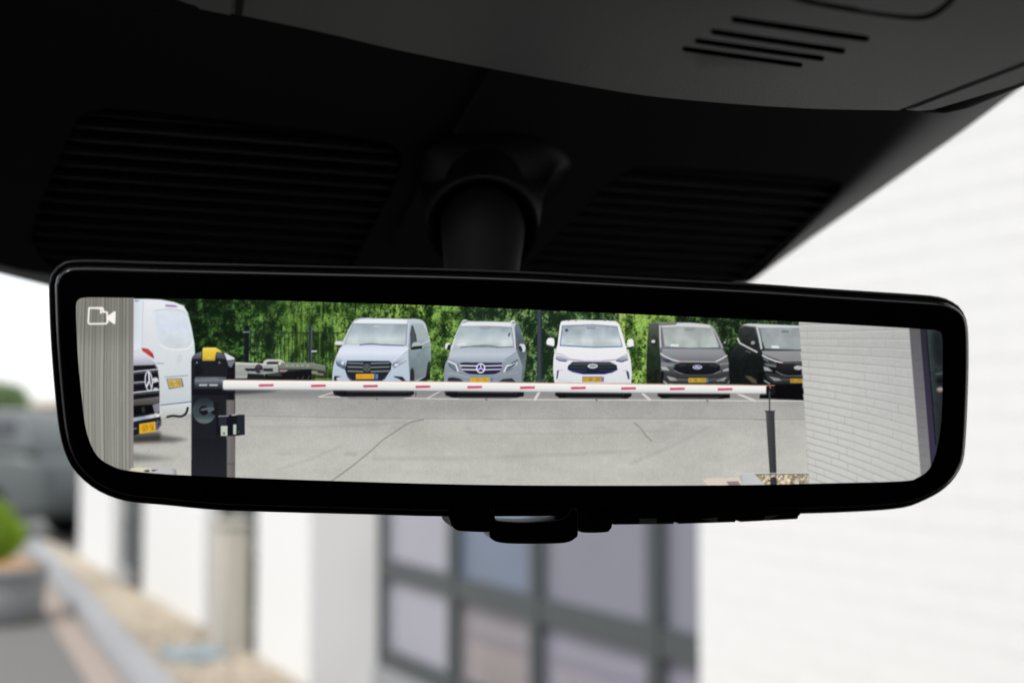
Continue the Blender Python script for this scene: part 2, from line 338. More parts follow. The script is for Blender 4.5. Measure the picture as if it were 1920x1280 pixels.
# ----------------------------------------------------------------------
# THE PICTURE ON THE MIRROR'S DISPLAY
# The display is a flat screen: its picture is computed here and carried by
# a fine mesh lying in the plane of the screen, cut up into what it shows.
# ----------------------------------------------------------------------
SX0, SY0, SX1, SY1, SS = 136.0, 548.0, 1776.0, 920.0, 2.0
PW, PH = int((SX1-SX0)*SS), int((SY1-SY0)*SS)
pic = np.zeros((PH, PW, 3), np.float32)
pid = np.zeros((PH, PW), np.int16)
prs = np.random.RandomState(7)
PARTS = [('tarmac_picture', None, None)]          # (name, parent index, label)
def part(name, parent=None, label=None):
    PARTS.append((name, parent, label)); return len(PARTS)-1

class TF:                                          # a magnified view of the picture
    def __init__(s, ox, oy, k): s.ox, s.oy, s.k = ox, oy, k
    def pt(s, p): return np.array([[s.ox+x/s.k, s.oy+y/s.k] for x, y in p], np.float64)
ID = TF(0, 0, 1)
vA=TF(90,480,4.74); vB=TF(90,680,4.74); vC=TF(420,550,4.74); vD=TF(600,560,6.4); vE=TF(810,570,6.735)
vF=TF(1010,570,6.735); vG=TF(1190,570,6.735); vH=TF(1360,570,6.735); vI=TF(1400,540,3.047); vJ=TF(430,660,9.6)
vL=TF(350,640,12.8); vM=TF(350,730,12.8); vN=TF(240,640,6.735); vO=TF(1680,600,4.0); vP=TF(140,840,6.0)
vQ=TF(1300,860,7.385); vR=TF(420,740,3.556); vU=TF(960,740,3.556); vV=TF(860,560,6.4)

def gauss(a, s):
    if s <= 0: return a
    r = max(1, int(3*s)); k = np.exp(-0.5*(np.arange(-r, r+1)/s)**2); k /= k.sum()
    for ax in (0, 1):
        pad = [(0, 0)]*a.ndim; pad[ax] = (r, r)
        b = np.pad(a, pad, mode='edge'); n = a.shape[ax]; o = np.zeros_like(a)
        for i, w in enumerate(k):
            sl = [slice(None)]*a.ndim; sl[ax] = slice(i, i+n); o += w*b[tuple(sl)]
        a = o
    return a
def vnoise(h, w, cell, seed):
    r = np.random.RandomState(seed); cy, cx = (cell if isinstance(cell, tuple) else (cell, cell))
    gh, gw = int(h/cy)+3, int(w/cx)+3; g = r.rand(gh, gw).astype(np.float32)
    y = np.arange(h)/cy; x = np.arange(w)/cx; yi = y.astype(int); xi = x.astype(int)
    fy = (y-yi)[:, None]; fx = (x-xi)[None, :]; fy = fy*fy*(3-2*fy); fx = fx*fx*(3-2*fx)
    a = g[yi][:, xi]; b = g[yi][:, xi+1]; c = g[yi+1][:, xi]; d = g[yi+1][:, xi+1]
    return (a*(1-fx)+b*fx)*(1-fy)+(c*(1-fx)+d*fx)*fy
def catmull(p, closed=True, n=6):
    p = np.asarray(p, float); N = len(p); out = []
    for i in range(N if closed else N-1):
        if closed: a, b, c, d = p[i-1], p[i], p[(i+1) % N], p[(i+2) % N]
        else: a, b, c, d = p[max(i-1, 0)], p[i], p[i+1], p[min(i+2, N-1)]
        for t in np.arange(n)/n:
            out.append(0.5*((2*b)+(c-a)*t+(2*a-5*b+4*c-d)*t*t+(3*b-a-3*c+d)*t**3))
    if not closed: out.append(p[-1])
    return np.array(out)
def inside(poly, X, Y):
    m = np.zeros(X.shape, bool); n = len(poly)
    for i in range(n):
        x0, y0 = poly[i-1]; x1, y1 = poly[i]
        if y0 == y1: continue
        c = ((y0 > Y) != (y1 > Y)) & (X < (x1-x0)*(Y-y0)/(y1-y0)+x0)
        m ^= c
    return m
def _blend(ix0, iy0, cov, col, alpha, idn, srcX=None, srcY=None):
    h, w = cov.shape; sub = pic[iy0:iy0+h, ix0:ix0+w]
    c = col if isinstance(col, np.ndarray) else np.array(col, np.float32)
    a = (cov*alpha)[..., None].astype(np.float32)
    sub[...] = sub*(1-a)+c*a
    if idn is not None: pid[iy0:iy0+h, ix0:ix0+w][cov > 0.5] = idn
def _col(col, T, X, Y):
    """colour: rgb, or ('v', [(y, rgb)...]) / ('h', [(x, rgb)...]) in the view's own coordinates"""
    if isinstance(col[0], str):
        k = [s[0] for s in col[1]]; q = (Y-T.oy)*T.k if col[0] == 'v' else (X-T.ox)*T.k
        return np.stack([np.interp(q, k, [s[1][i] for s in col[1]]) for i in range(3)], -1).astype(np.float32)
    return np.broadcast_to(np.array(col, np.float32), X.shape+(3,))
def poly(pts, col, T=ID, idn=None, alpha=1.0, soft=0.0, smooth=False, grain=0.0, cloud=0.0, cell=30, seed=1):
    p = T.pt(pts)
    if smooth: p = catmull(p)
    q = np.stack([(p[:, 0]-SX0)*SS, (p[:, 1]-SY0)*SS], 1); m = 2+int(3*soft*SS)
    x0 = max(0, int(q[:, 0].min())-m); x1 = min(PW, int(q[:, 0].max())+m+1)
    y0 = max(0, int(q[:, 1].min())-m); y1 = min(PH, int(q[:, 1].max())+m+1)
    if x1 <= x0 or y1 <= y0: return
    xs = (np.arange(2*(x1-x0))+0.5)/2+x0; ys = (np.arange(2*(y1-y0))+0.5)/2+y0
    X, Y = np.meshgrid(xs, ys)
    cov = inside(q, X, Y).astype(np.float32).reshape(y1-y0, 2, x1-x0, 2).mean((1, 3))
    if soft: cov = gauss(cov, soft*SS)
    X, Y = np.meshgrid((np.arange(x0, x1)+0.5)/SS+SX0, (np.arange(y0, y1)+0.5)/SS+SY0)
    c = _col(col, T, X, Y)
    if grain: c = c+(gauss(prs.randn(*cov.shape).astype(np.float32), 0.8)*grain*2.2)[..., None]
    if cloud: c = c+((vnoise(cov.shape[0], cov.shape[1], cell, seed)*0.65+vnoise(cov.shape[0], cov.shape[1], cell/2.3, seed+1)*0.35-0.5)*2*cloud)[..., None]
    _blend(x0, y0, cov, c.astype(np.float32), alpha, idn)
def stroke(pts, w, col, T=ID, idn=None, alpha=1.0, soft=0.0, smooth=False):
    """polyline of width w (in the view's own units)"""
    p = T.pt(pts)
    if smooth: p = catmull(p, closed=False)
    q = np.stack([(p[:, 0]-SX0)*SS, (p[:, 1]-SY0)*SS], 1); hw = w/T.k*SS/2; m = int(hw+3+3*soft*SS)
    x0 = max(0, int(q[:, 0].min())-m); x1 = min(PW, int(q[:, 0].max())+m+1)
    y0 = max(0, int(q[:, 1].min())-m); y1 = min(PH, int(q[:, 1].max())+m+1)
    if x1 <= x0 or y1 <= y0: return
    X, Y = np.meshgrid(np.arange(x0, x1)+0.5, np.arange(y0, y1)+0.5); d = np.full(X.shape, 1e9)
    for a, b in zip(q[:-1], q[1:]):
        v = b-a; L = max(1e-9, v @ v); t = np.clip(((X-a[0])*v[0]+(Y-a[1])*v[1])/L, 0, 1)
        d = np.minimum(d, np.hypot(X-a[0]-t*v[0], Y-a[1]-t*v[1]))
    cov = np.clip(hw-d+0.5, 0, 1).astype(np.float32)
    if hw < 0.5: cov = np.clip(1-d, 0, 1).astype(np.float32)*min(1, 2*hw)
    if soft: cov = gauss(cov, soft*SS)
    Xs, Ys = X/SS+SX0, Y/SS+SY0
    _blend(x0, y0, cov, _col(col, T, Xs, Ys).astype(np.float32), alpha, idn)
def ell(cx, cy, rx, ry, col, T=ID, idn=None, alpha=1.0, rot=0.0, ring=0.0, soft=0.0, a0=0, a1=360):
    t = np.radians(np.linspace(a0, a1, 40)); c, s = math.cos(rot), math.sin(rot)
    P_ = [(cx+rx*math.cos(u)*c-ry*math.sin(u)*s, cy+rx*math.cos(u)*s+ry*math.sin(u)*c) for u in t]
    if ring: stroke(P_, ring, col, T, idn, alpha, soft)
    else: poly(P_[:-1], col, T, idn, alpha, soft)
def rect(x0, y0, x1, y1, col, T=ID, **k): poly([(x0, y0), (x1, y0), (x1, y1), (x0, y1)], col, T, **k)

FONT = {'V': [(0,0,2,6),(2,6,4,0)], 'L': [(0,0,0,6),(0,6,4,6)], 'J': [(4,0,4,5),(4,5,3,6),(3,6,1,6),(1,6,0,5)],
 'S': [(4,0,0,0),(0,0,0,3),(0,3,4,3),(4,3,4,6),(4,6,0,6)], 'R': [(0,6,0,0),(0,0,4,0),(4,0,4,3),(4,3,0,3),(1,3,4,6)],
 'G': [(4,0,0,0),(0,0,0,6),(0,6,4,6),(4,6,4,3),(4,3,2,3)], '0': [(0,0,4,0),(4,0,4,6),(4,6,0,6),(0,6,0,0)],
 '8': [(0,0,4,0),(4,0,4,6),(4,6,0,6),(0,6,0,0),(0,3,4,3)], '6': [(4,0,0,0),(0,0,0,6),(0,6,4,6),(4,6,4,3),(4,3,0,3)],
 '9': [(4,3,0,3),(0,3,0,0),(0,0,4,0),(4,0,4,6),(4,6,0,6)], '3': [(0,0,4,0),(4,0,4,6),(4,6,0,6),(1,3,4,3)],
 '5': [(4,0,0,0),(0,0,0,3),(0,3,4,3),(4,3,4,6),(4,6,0,6)], 'H': [(0,0,0,6),(4,0,4,6),(0,3,4,3)],
 'T': [(0,0,4,0),(2,0,2,6)], 'Y': [(0,0,2,3),(4,0,2,3),(2,3,2,6)], '-': [(1,3,3,3)], '2': [(0,0,4,0),(4,0,4,3),(4,3,0,3),(0,3,0,6),(0,6,4,6)]}
def plate(quad, text, T, idn, yellow=(212, 168, 52), ink=(120, 84, 24), alpha=.75, blue='r', w=0.9):
    """number plate in the quad (tl, tr, br, bl)"""
    poly(quad, yellow, T, idn)
    tl, tr, br, bl = [np.array(p, float) for p in quad]
    f = lambda u, v: tuple((tl*(1-u)+tr*u)*(1-v)+(bl*(1-u)+br*u)*v)
    if blue == 'r':
        poly([f(.91, .02), f(1.03, .02), f(1.03, .98), f(.91, .98)], (70, 95, 165), T, idn)
        stroke([f(.90, .05), f(.90, .95)], T.k*.7, (205, 190, 130), T, alpha=.6)
        span = (.05, .86)
    else: span = (.06, .95)
    n = len(text); cw = (span[1]-span[0])/n
    for i, ch in enumerate(text):
        u0 = span[0]+cw*(i+.14)
        for a, b, c, d in FONT[ch]:
            stroke([f(u0+cw*.72*a/4, .24+.54*b/6), f(u0+cw*.72*c/4, .24+.54*d/6)], T.k*w, ink, T, alpha=alpha)
def star(cx, cy, r, w, col, T, idn=None, squeeze=1.0, rot=0.0):
    for k in range(3):
        a = math.radians(-90+120*k)+rot
        stroke([(cx, cy), (cx+r*squeeze*math.cos(a), cy+r*math.sin(a))], w, col, T, idn)

def leaves(region, n, dark, light, size, seed, T=ID, dens=0.5, cell=36, contrast=1.0):
    """a leafy mass: small leaves laid over one another, in light and dark clumps"""
    rs = np.random.RandomState(seed); p = T.pt(region)
    q = np.stack([(p[:, 0]-SX0)*SS, (p[:, 1]-SY0)*SS], 1)
    x0 = max(0, int(q[:, 0].min())); x1 = min(PW-1, int(q[:, 0].max())); y0 = max(0, int(q[:, 1].min())); y1 = min(PH-1, int(q[:, 1].max()))
    X, Y = np.meshgrid(np.arange(x0, x1+1)+.5, np.arange(y0, y1+1)+.5); M = inside(q, X, Y); H, W = M.shape
    N = vnoise(H, W, cell, seed+5)*.55+vnoise(H, W, cell*.45, seed+6)*.45
    px = rs.randint(0, W, n); py = rs.randint(0, H, n); b = rs.rand(n); order = np.argsort(b*.6+rs.rand(n)*.4)
    d = np.array(dark, np.float32); l = np.array(light, np.float32); buf = pic[y0:y1+1, x0:x1+1]
    for i in order:
        x, y = px[i], py[i]
        if not M[y, x]: continue
        v = np.clip((N[y, x]-dens)*3.2*contrast+.35+.9*(b[i]-.5), 0, 1.1)
        if v < .06 and rs.rand() < .6: continue
        r = size*SS*(.55+.75*rs.rand()); k = int(r)+1; a = rs.rand()*3.14; e = .45+.35*rs.rand()
        xa, xb, ya, yb = max(0, x-k), min(W, x+k+1), max(0, y-k), min(H, y+k+1)
        U, V_ = np.meshgrid(np.arange(xa, xb)-x, np.arange(ya, yb)-y); c, s = math.cos(a), math.sin(a)
        dd = np.sqrt(((U*c+V_*s)/r)**2+((-U*s+V_*c)/(r*e))**2)
        cov = np.clip((1-dd)*r*.8, 0, 1)*M[ya:yb, xa:xb]*.9
        colr = d+(l-d)*v; colr = colr*(1+.16*(rs.rand(3)-.5))
        sh = 1+.35*(-V_/max(1, r))*.6
        buf[ya:yb, xa:xb] = buf[ya:yb, xa:xb]*(1-cov[..., None])+(colr[None, None, :]*sh[..., None])*cov[..., None]

# ---- tarmac of the yard ------------------------------------------------
rect(130, 545, 1780, 925, ('v', [(735, (150, 149, 147)), (752, (163, 162, 159)), (784, (172, 171, 167)), (788, (181, 180, 174)), (910, (192, 191, 184))]), idn=0, grain=5.0, cloud=3.5, cell=(18))
rect(440, 733, 1510, 747, ('v', [(733, (134, 133, 134)), (747, (150, 149, 148))]), grain=3, soft=1.0)
stroke([(440,779.5),(560,781.5),(785,785),(960,785),(1200,784.5),(1510,786.5)], 2.2, (158, 152, 147), alpha=.75, soft=.6)
stroke([(440,781.8),(560,783.8),(785,787),(960,787),(1200,786.6),(1510,788.5)], 1.6, (205, 196, 188), alpha=.55, soft=.6)
stroke([(1740,163),(1855,165)], 4, (140, 128, 124), vR, alpha=.7, soft=.3)
stroke([(1610,165),(1700,167)], 5, (128, 112, 110), vU, alpha=.75, soft=.3)
stroke([(1180,150),(1500,160),(1690,163)], 5, (165, 156, 153), vU, alpha=.6, soft=.5)
for wd, al in ((9, .45), (4, .65)):
    stroke([(715,575),(820,500),(885,450),(950,398),(1010,345),(1060,300),(1150,240),(1240,185),(1330,165)], wd, (124, 120, 118), vR, alpha=al, soft=.5, smooth=True)
    stroke([(815,188),(848,212),(870,238),(890,268),(932,308)], wd, (120, 118, 116), vU, alpha=al*(.9 if wd > 4 else 1.1), soft=.6, smooth=True)
stroke([(932,308),(1000,318),(1080,316)], 6, (160, 157, 152), vU, alpha=.4, soft=.8)
poly([(930,225),(1080,235),(1110,290),(960,300)], (165, 161, 157), vU, alpha=.35, soft=5)
yn = vnoise(PH, PW, (70, 210), 77)*.6+vnoise(PH, PW, (26, 80), 78)*.4-.5; ys_ = int((752-SY0)*SS)
pic[ys_:] += (yn[ys_:]*17)[..., None]
for a, b, w_, al in (((470,800),(760,792),5,.22), ((700,860),(1180,846),7,.2), ((520,880),(640,836),4,.22), ((1180,870),(1330,800),6,.2), ((880,812),(1300,806),3,.25)): stroke([a, ((a[0]+b[0])/2, (a[1]+b[1])/2+3), b], w_, (150, 148, 144), alpha=al*1.3, soft=1.6, smooth=True)
for k in range(9): ell(prs.uniform(470, 1400), prs.uniform(792, 895), prs.uniform(5, 18), prs.uniform(1.2, 4), (146, 143, 139), alpha=prs.uniform(.15, .35), soft=1.6)
for k in range(14):                               # old damp and tyre marks, faint
    y = prs.uniform(790, 900); x = prs.uniform(460, 1420); L = prs.uniform(30, 160)
    stroke([(x, y), (x+L, y+prs.uniform(-3, 3))], prs.uniform(3, 9), (172, 170, 166) if k % 2 else (200, 199, 193), alpha=.28, soft=3)

# ---- hedge -------------------------------------------------------------
HEDGE = part('hedge_picture', None, 'green leafy hedge along the top of the display')
poly([(252,555),(620,562),(870,570),(1110,579),(1510,601),(1510,722),(1100,718),(440,712),(252,700)], (20, 38, 20), idn=HEDGE)
leaves([(340,555),(475,560),(470,712),(340,712)], 3910, (14, 30, 16), (86, 130, 62), 2.36, 11, dens=.52)
leaves([(465,558),(545,561),(540,712),(465,712)], 2550, (22, 42, 18), (120, 165, 80), 2.13, 12, dens=.5)
leaves([(530,561),(640,565),(640,716),(530,716)], 3570, (38, 66, 24), (128, 168, 78), 1.98, 13, dens=.46, contrast=.95)
for k in range(34):                               # hanging stems
    x = prs.uniform(530, 640); y = prs.uniform(565, 640); stroke([(x, y), (x+prs.uniform(-2, 2), y+prs.uniform(30, 80))], prs.uniform(1.5, 4), (122, 160, 62) if k % 3 else (28, 44, 20), alpha=.5, soft=.8)
leaves([(625,564),(870,571),(870,640),(800,716),(625,716)], 6120, (46, 76, 26), (146, 182, 84), 2.05, 14, dens=.45, contrast=1.0)
leaves([(812,572),(872,574),(872,718),(800,718)], 2550, (22, 42, 20), (124, 162, 76), 2.43, 15, dens=.47)
poly([(872,572),(1112,580),(1112,720),(960,720),(872,640)], (26, 42, 27), idn=HEDGE)
leaves([(866,572),(1004,577),(1000,718),(930,718),(866,610)], 3230, (20, 38, 24), (118, 148, 86), 2.28, 16, dens=.52)
leaves([(1000,577),(1165,583),(1165,718),(1000,718)], 3230, (22, 40, 26), (112, 142, 84), 2.43, 17, dens=.53)
leaves([(1160,584),(1268,590),(1268,720),(1160,720)], 4250, (36, 62, 24), (142, 176, 82), 2.36, 18, dens=.43)
poly([(1268,590),(1510,600),(1510,720),(1268,720)], (20, 32, 22))
leaves([(1266,590),(1510,600),(1510,720),(1266,720)], 4080, (16, 28, 20), (84, 114, 62), 2.13, 19, dens=.56)
leaves([(1160,583),(1174,584),(1172,640),(1162,660)], 272, (90, 130, 50), (176, 200, 110), 1.82, 20, dens=.3)
for x0, x1, c, al in ((352, 372, (12, 22, 16), .7), (500, 516, (14, 26, 14), .45), (1268, 1290, (16, 24, 20), .5), (866, 884, (18, 30, 22), .5)):
    poly([(x0, 556), (x1, 556), (x1-3, 715), (x0-4, 715)], c, alpha=al, soft=4)

_y1 = int((735-SY0)*SS); hz = gauss(pic[:_y1].copy(), .8)
kk = 13; st = sum(np.roll(hz, d, 0) for d in range(-kk, kk+1))/(2*kk+1)      # hanging growth behind the fence: long soft strands
xx = (np.arange(PW)/SS+SX0)[None, :, None]; wm = np.clip((xx-470)/50, 0, 1)*np.clip((770-xx)/70, 0, 1)*.36
hz = hz*(1-wm)+st*wm
lum = 1-.20*np.clip((520-xx)/120, 0, 1)*np.clip((xx-255)/20, 0, 1)
pic[:_y1] = hz*lum*.95+np.array((80, 104, 76), np.float32)*.04
for k in range(26):
    x = prs.uniform(345, 870); y = prs.uniform(570, 660); stroke([(x, y), (x+prs.uniform(-4, 4), y+prs.uniform(15, 50))], prs.uniform(3, 8), (16, 28, 14), alpha=prs.uniform(.15, .45), soft=2.2)
# ---- fence -------------------------------------------------------------
FENCE = part('fence_picture', None, 'dark railing fence in front of the hedge on the display')
stroke([(456,622.5),(640,624.3)], 1.7, (42, 52, 52), idn=FENCE); stroke([(586,706.5),(628,707.2)], 2, (40, 46, 44), idn=FENCE)
for k in range(25):
    x = 470+k*7.1
    if x < 640: stroke([(x, 623), (x-.5, 716)], 1.35, (30, 40, 36), alpha=.85, idn=FENCE)
stroke([(463,614),(462,712)], 8.5, (22, 28, 36), idn=FENCE); stroke([(456,622.5),(468,622)], 2.2, (130, 142, 150))
stroke([(582,612),(581,712)], 6.5, (46, 56, 62), idn=FENCE); stroke([(584.5,612),(583.5,712)], 1.6, (88, 98, 104))
stroke([(585,658.5),(593,658.2)], 3, (196, 204, 204)); rect(586,660.5,592,663,(28,34,34))
rect(590,708,625,716,(98,140,62),alpha=.5); stroke([(592,713),(625,714)],2.2,(120,160,70),alpha=.6)
LAMP = part('post_picture', None, 'grey metal post against the hedge on the display')
poly([(945,138),(1000,140),(1003,990),(940,990)], ('h', [(940, (52, 58, 68)), (968, (66, 72, 82)), (1003, (38, 42, 52))]), vV, LAMP)
poly([(925,965),(1020,965),(1024,1000),(920,1000)], (66, 72, 78), vV, LAMP)

# ---- car trailer ---------------------------------------------------------
TRL = part('trailer_picture', None, 'low grey flatbed car trailer beside the fence on the display')
poly([(90,200),(480,205),(600,205),(900,240),(900,190),(1500,195),(1720,240),(1730,330),(1700,420),(1480,390),(1470,500),(90,500)], (52, 56, 54), vJ, TRL)
poly([(95,185),(260,205),(520,205),(600,210),(880,215),(885,390),(640,395),(640,420),(330,385),(320,470),(95,475)], ('v', [(185, (205, 205, 200)), (240, (168, 170, 166)), (400, (150, 154, 150)), (475, (176, 180, 176))]), vJ, TRL, grain=5)
stroke([(95,190),(480,208),(860,235)], 24, (212, 210, 205), vJ); stroke([(140,250),(480,262)], 14, (150, 150, 152), vJ)
poly([(265,290),(480,290),(500,345),(310,340)], (38, 42, 50), vJ); poly([(610,290),(785,290),(785,350),(610,345)], (42, 46, 50), vJ)
ell(530, 300, 72, 82, (50, 52, 58), vJ); ell(522, 262, 42, 24, (74, 66, 80), vJ); ell(575, 345, 30, 24, (130, 132, 134), vJ)
poly([(330,385),(620,400),(640,495),(325,495)], (30, 34, 36), vJ); poly([(640,395),(1480,300),(1480,500),(640,500)], (22, 24, 26), vJ)
poly([(660,390),(900,360),(960,430),(700,430)], (80, 92, 80), vJ, alpha=.6)
poly([(605,205),(625,150),(690,125),(930,130),(1010,190),(930,210),(890,170),(700,170),(680,215)], (198, 198, 192), vJ, TRL)
poly([(665,185),(890,180),(880,222),(670,222)], (58, 56, 72), vJ)
poly([(890,200),(930,185),(1490,195),(1725,245),(1735,330),(1700,345),(1490,300),(890,302)], ('v', [(190, (122, 130, 120)), (300, (112, 120, 110)), (345, (90, 98, 90))]), vJ, TRL, grain=5)
stroke([(905,195),(1490,200),(1720,248)], 12, (150, 158, 146), vJ)
for k in range(5): stroke([(1020+k*92, 240), (1066+k*92, 240)], 18, (196, 184, 172), vJ, alpha=.85)
stroke([(905,300),(1480,304),(1690,350)], 10, (70, 76, 74), vJ); ell(905, 205, 26, 26, (222, 205, 195), vJ)
poly([(900,318),(1045,318),(1040,345),(900,345)], (150, 152, 146), vJ); poly([(905,345),(1010,345),(1005,368),(905,368)], (150, 70, 66), vJ)
for cx in (1215, 1300, 1400): ell(cx, 420, 62, 92, (20, 22, 24), vJ); stroke([(cx+10, 480), (cx+45, 420)], 12, (96, 104, 98), vJ, alpha=.8)
poly([(1480,330),(1590,345),(1590,375),(1700,390),(1690,420),(1480,385)], (140, 138, 118), vJ); stroke([(1490,312),(1690,350),(1740,400),(1700,430)], 16, (52, 54, 52), vJ)
poly([(95,470),(1470,490),(1470,505),(95,505)], (30, 30, 34), vJ, alpha=.8)
# its shade on the ground
poly([(0,660),(1000,660),(700,720),(300,750),(0,760)], (66, 66, 68), vJ, alpha=.85, soft=2)

# ---- bay markings ----------------------------------------------------------
LINE = part('bay_line_picture', None, 'white parking bay lines on the display')
stroke([(597,743.6),(700,745.2),(819,747.2),(1010,749),(1200,749.8),(1508,751.6)], 1.7, (222, 218, 212), idn=LINE, alpha=.9)
for a, b, w in (((597,743.6),(624,735.5),1.8), ((800,747),(827,732.5),2.0), ((1003,748.6),(1011,735),5.0), ((1203,736),(1219,749.5),4.2), ((1383,738),(1416,751),3.6)):
    stroke([a, b], w, (214, 212, 206), idn=LINE)
for x in (705, 910, 1117, 1325): stroke([(x, 746.5+(x-700)*.006), (x+3, 748.3+(x-700)*.006)], 1.8, (60, 60, 62), alpha=.8)

# ---- the five vans in the bays ----------------------------------------------
GLASSC = lambda y0, y1: ('v', [(y0, (158, 170, 174)), (y0+(y1-y0)*.35, (170, 184, 192)), (y0+(y1-y0)*.7, (202, 211, 213)), (y1, (184, 195, 195))])
# first: silver blue van
V1 = part('van_picture', None, 'silver blue van, leftmost of the row facing the camera on the display')
poly([(150,1085),(1125,1085),(1130,1140),(1080,1172),(260,1178),(170,1150)], (24, 24, 30), vD, soft=.5)
poly([(155,1080),(320,1085),(305,1160),(180,1160),(160,1130)], (22, 22, 28), vD, V1)
poly([(395,275),(430,245),(500,225),(590,228),(800,236),(1040,240),(1130,238),(1220,255),(1270,310),(1300,420),(1322,500),(1330,640),(1325,760),(1310,860),(1265,940),(1170,985),(1170,985),(150,990),(150,990),(148,900),(165,780),(195,690),(240,590),(290,480),(340,370)],
     ('v', [(230, (190, 200, 206)), (560, (192, 203, 214)), (760, (188, 201, 215)), (990, (182, 196, 211))]), vD, V1, smooth=True, grain=2)
poly([(1075,330),(1105,290),(1230,300),(1290,400),(1320,500),(1328,640),(1320,800),(1270,930),(1130,990),(1080,990),(1060,700),(1060,560)],
     ('v', [(290, (168, 180, 182)), (480, (160, 172, 174)), (620, (134, 150, 154)), (800, (118, 134, 138)), (990, (120, 128, 130))]), vD, V1, cloud=9, cell=20)
stroke([(1190,560),(1320,495)], 9, (210, 220, 222), vD); stroke([(1130,740),(1240,600),(1320,570)], 7, (108, 122, 128), vD, alpha=.7)
poly([(400,300),(430,248),(700,240),(1040,250),(1045,305)], (232, 236, 242), vD, V1)          # roof front
stroke([(330,480),(395,330),(440,250)], 14, (228, 232, 238), vD); stroke([(430,262),(470,236),(560,228)], 8, (128, 138, 146), vD); stroke([(600,236),(900,232)], 5, (92, 100, 112), vD, alpha=.7)
w = part('windscreen_picture', V1); poly([(395,300),(1045,308),(1028,560),(295,548)], GLASSC(300,560), vD, w, cloud=16, cell=34, seed=3)
stroke([(395,298),(1045,306)], 7, (128, 140, 160), vD); stroke([(1045,306),(1030,560)], 12, (150, 138, 178), vD); stroke([(395,300),(295,548)], 7, (132, 146, 160), vD)
stroke([(480,552),(620,540),(760,552),(1010,562)], 12, (62, 68, 122), vD, alpha=.85, smooth=True); stroke([(380,518),(450,520)], 9, (226, 230, 226), vD, alpha=.8); ell(670, 330, 30, 7, (222, 226, 222), vD, alpha=.7)
poly([(290,556),(480,562),(1020,566),(1065,590),(880,740),(830,752),(330,744),(200,700),(240,600)], ('v', [(556, (214, 220, 236)), (640, (226, 230, 244)), (750, (188, 202, 218))]), vD, V1, smooth=False)
stroke([(880,740),(1000,650),(1065,590)], 7, (236, 240, 248), vD, alpha=.8); stroke([(195,690),(240,600),(290,480)], 8, (240, 214, 226), vD, alpha=.8)
w = part('side_window_picture', V1); poly([(1085,600),(1080,420),(1098,318),(1120,330),(1150,440),(1160,530),(1100,610)], (74, 84, 84), vD, w); stroke([(1110,320),(1150,440),(1158,520)], 7, (52, 52, 72), vD)
m = part('side_mirror_picture', V1); poly([(1115,530),(1180,522),(1230,550),(1225,600),(1110,600)], (176, 184, 186), vD, m, smooth=True); poly([(1090,590),(1120,572),(1230,562),(1225,598),(1100,612)], (30, 34, 38), vD, m)
m = part('side_mirror_picture', V1); poly([(182,545),(190,512),(260,508),(275,540),(245,560)], (216, 220, 222), vD, m, smooth=True); poly([(190,556),(270,556),(240,586),(205,580)], (40, 44, 46), vD, m)
h = part('headlight_picture', V1); poly([(188,735),(230,720),(300,760),(312,850),(265,835),(205,800)], ('v', [(720, (196, 202, 212)), (780, (120, 132, 150)), (850, (66, 72, 92))]), vD, h); poly([(190,740),(215,780),(240,805),(215,800),(195,770)], (48, 52, 110), vD); ell(272, 770, 18, 22, (220, 224, 230), vD)
h = part('headlight_picture', V1); poly([(860,800),(880,765),(1035,690),(1045,720),(1000,770),(900,830)], ('h', [(860, (110, 118, 128)), (950, (170, 176, 190)), (1045, (206, 206, 220))]), vD, h); ell(915, 795, 26, 16, (220, 224, 228), vD); stroke([(890,830),(1040,745)], 7, (120, 126, 140), vD)
poly([(300,850),(320,760),(340,745),(820,745),(860,770),(850,850),(780,960),(740,985),(380,985),(330,940)], (34, 40, 46), vD, V1)
g = part('grille_picture', V1); poly([(305,830),(325,748),(835,750),(850,780),(840,850),(800,880),(340,880)], (34, 40, 46), vD, g)
stroke([(325,746),(835,750)], 8, (46, 46, 76), vD)
for y in (775, 822, 872): stroke([(335,y-6),(515,y),], 12, (150, 160, 160), vD); stroke([(612,y),(830,y-6)], 12, (146, 158, 156), vD)
stroke([(330,800),(510,804)], 8, (60, 66, 76), vD); ell(563, 825, 48, 50, (84, 92, 94), vD); ell(563, 825, 40, 42, (70, 78, 80), vD); star(563, 825, 36, 8, (96, 104, 104), vD)
stroke([(360,965),(760,965)], 18, (38, 36, 48), vD); stroke([(330,920),(380,975)], 9, (70, 84, 92), vD); stroke([(800,920),(750,975)], 9, (60, 74, 84), vD)
w = part('number_plate_picture', V1); plate([(430,900),(668,898),(668,962),(430,964)], 'V9H-UJV'.replace('U', 'L'), vD, w, yellow=(222, 168, 44), ink=(176, 118, 30), alpha=.5); poly([(670,900),(698,902),(696,962),(670,962)], (92, 128, 178), vD, w)
for L_ in ([(165,985),(172,925),(255,930),(200,945),(195,962),(215,985)], [(985,985),(945,960),(885,938),(890,928),(990,935),(1030,985)]): poly(L_, (36, 38, 54), vD, V1)
w = part('wheel_picture', V1); poly([(1078,985),(1085,860),(1108,820),(1130,870),(1132,985)], (44, 44, 50), vD, w); poly([(1270,930),(1295,770),(1322,740),(1322,900),(1300,975)], (40, 46, 46), vD)
poly([(1175,985),(1265,935),(1320,890),(1325,975)], (26, 28, 30), vD, alpha=.85)

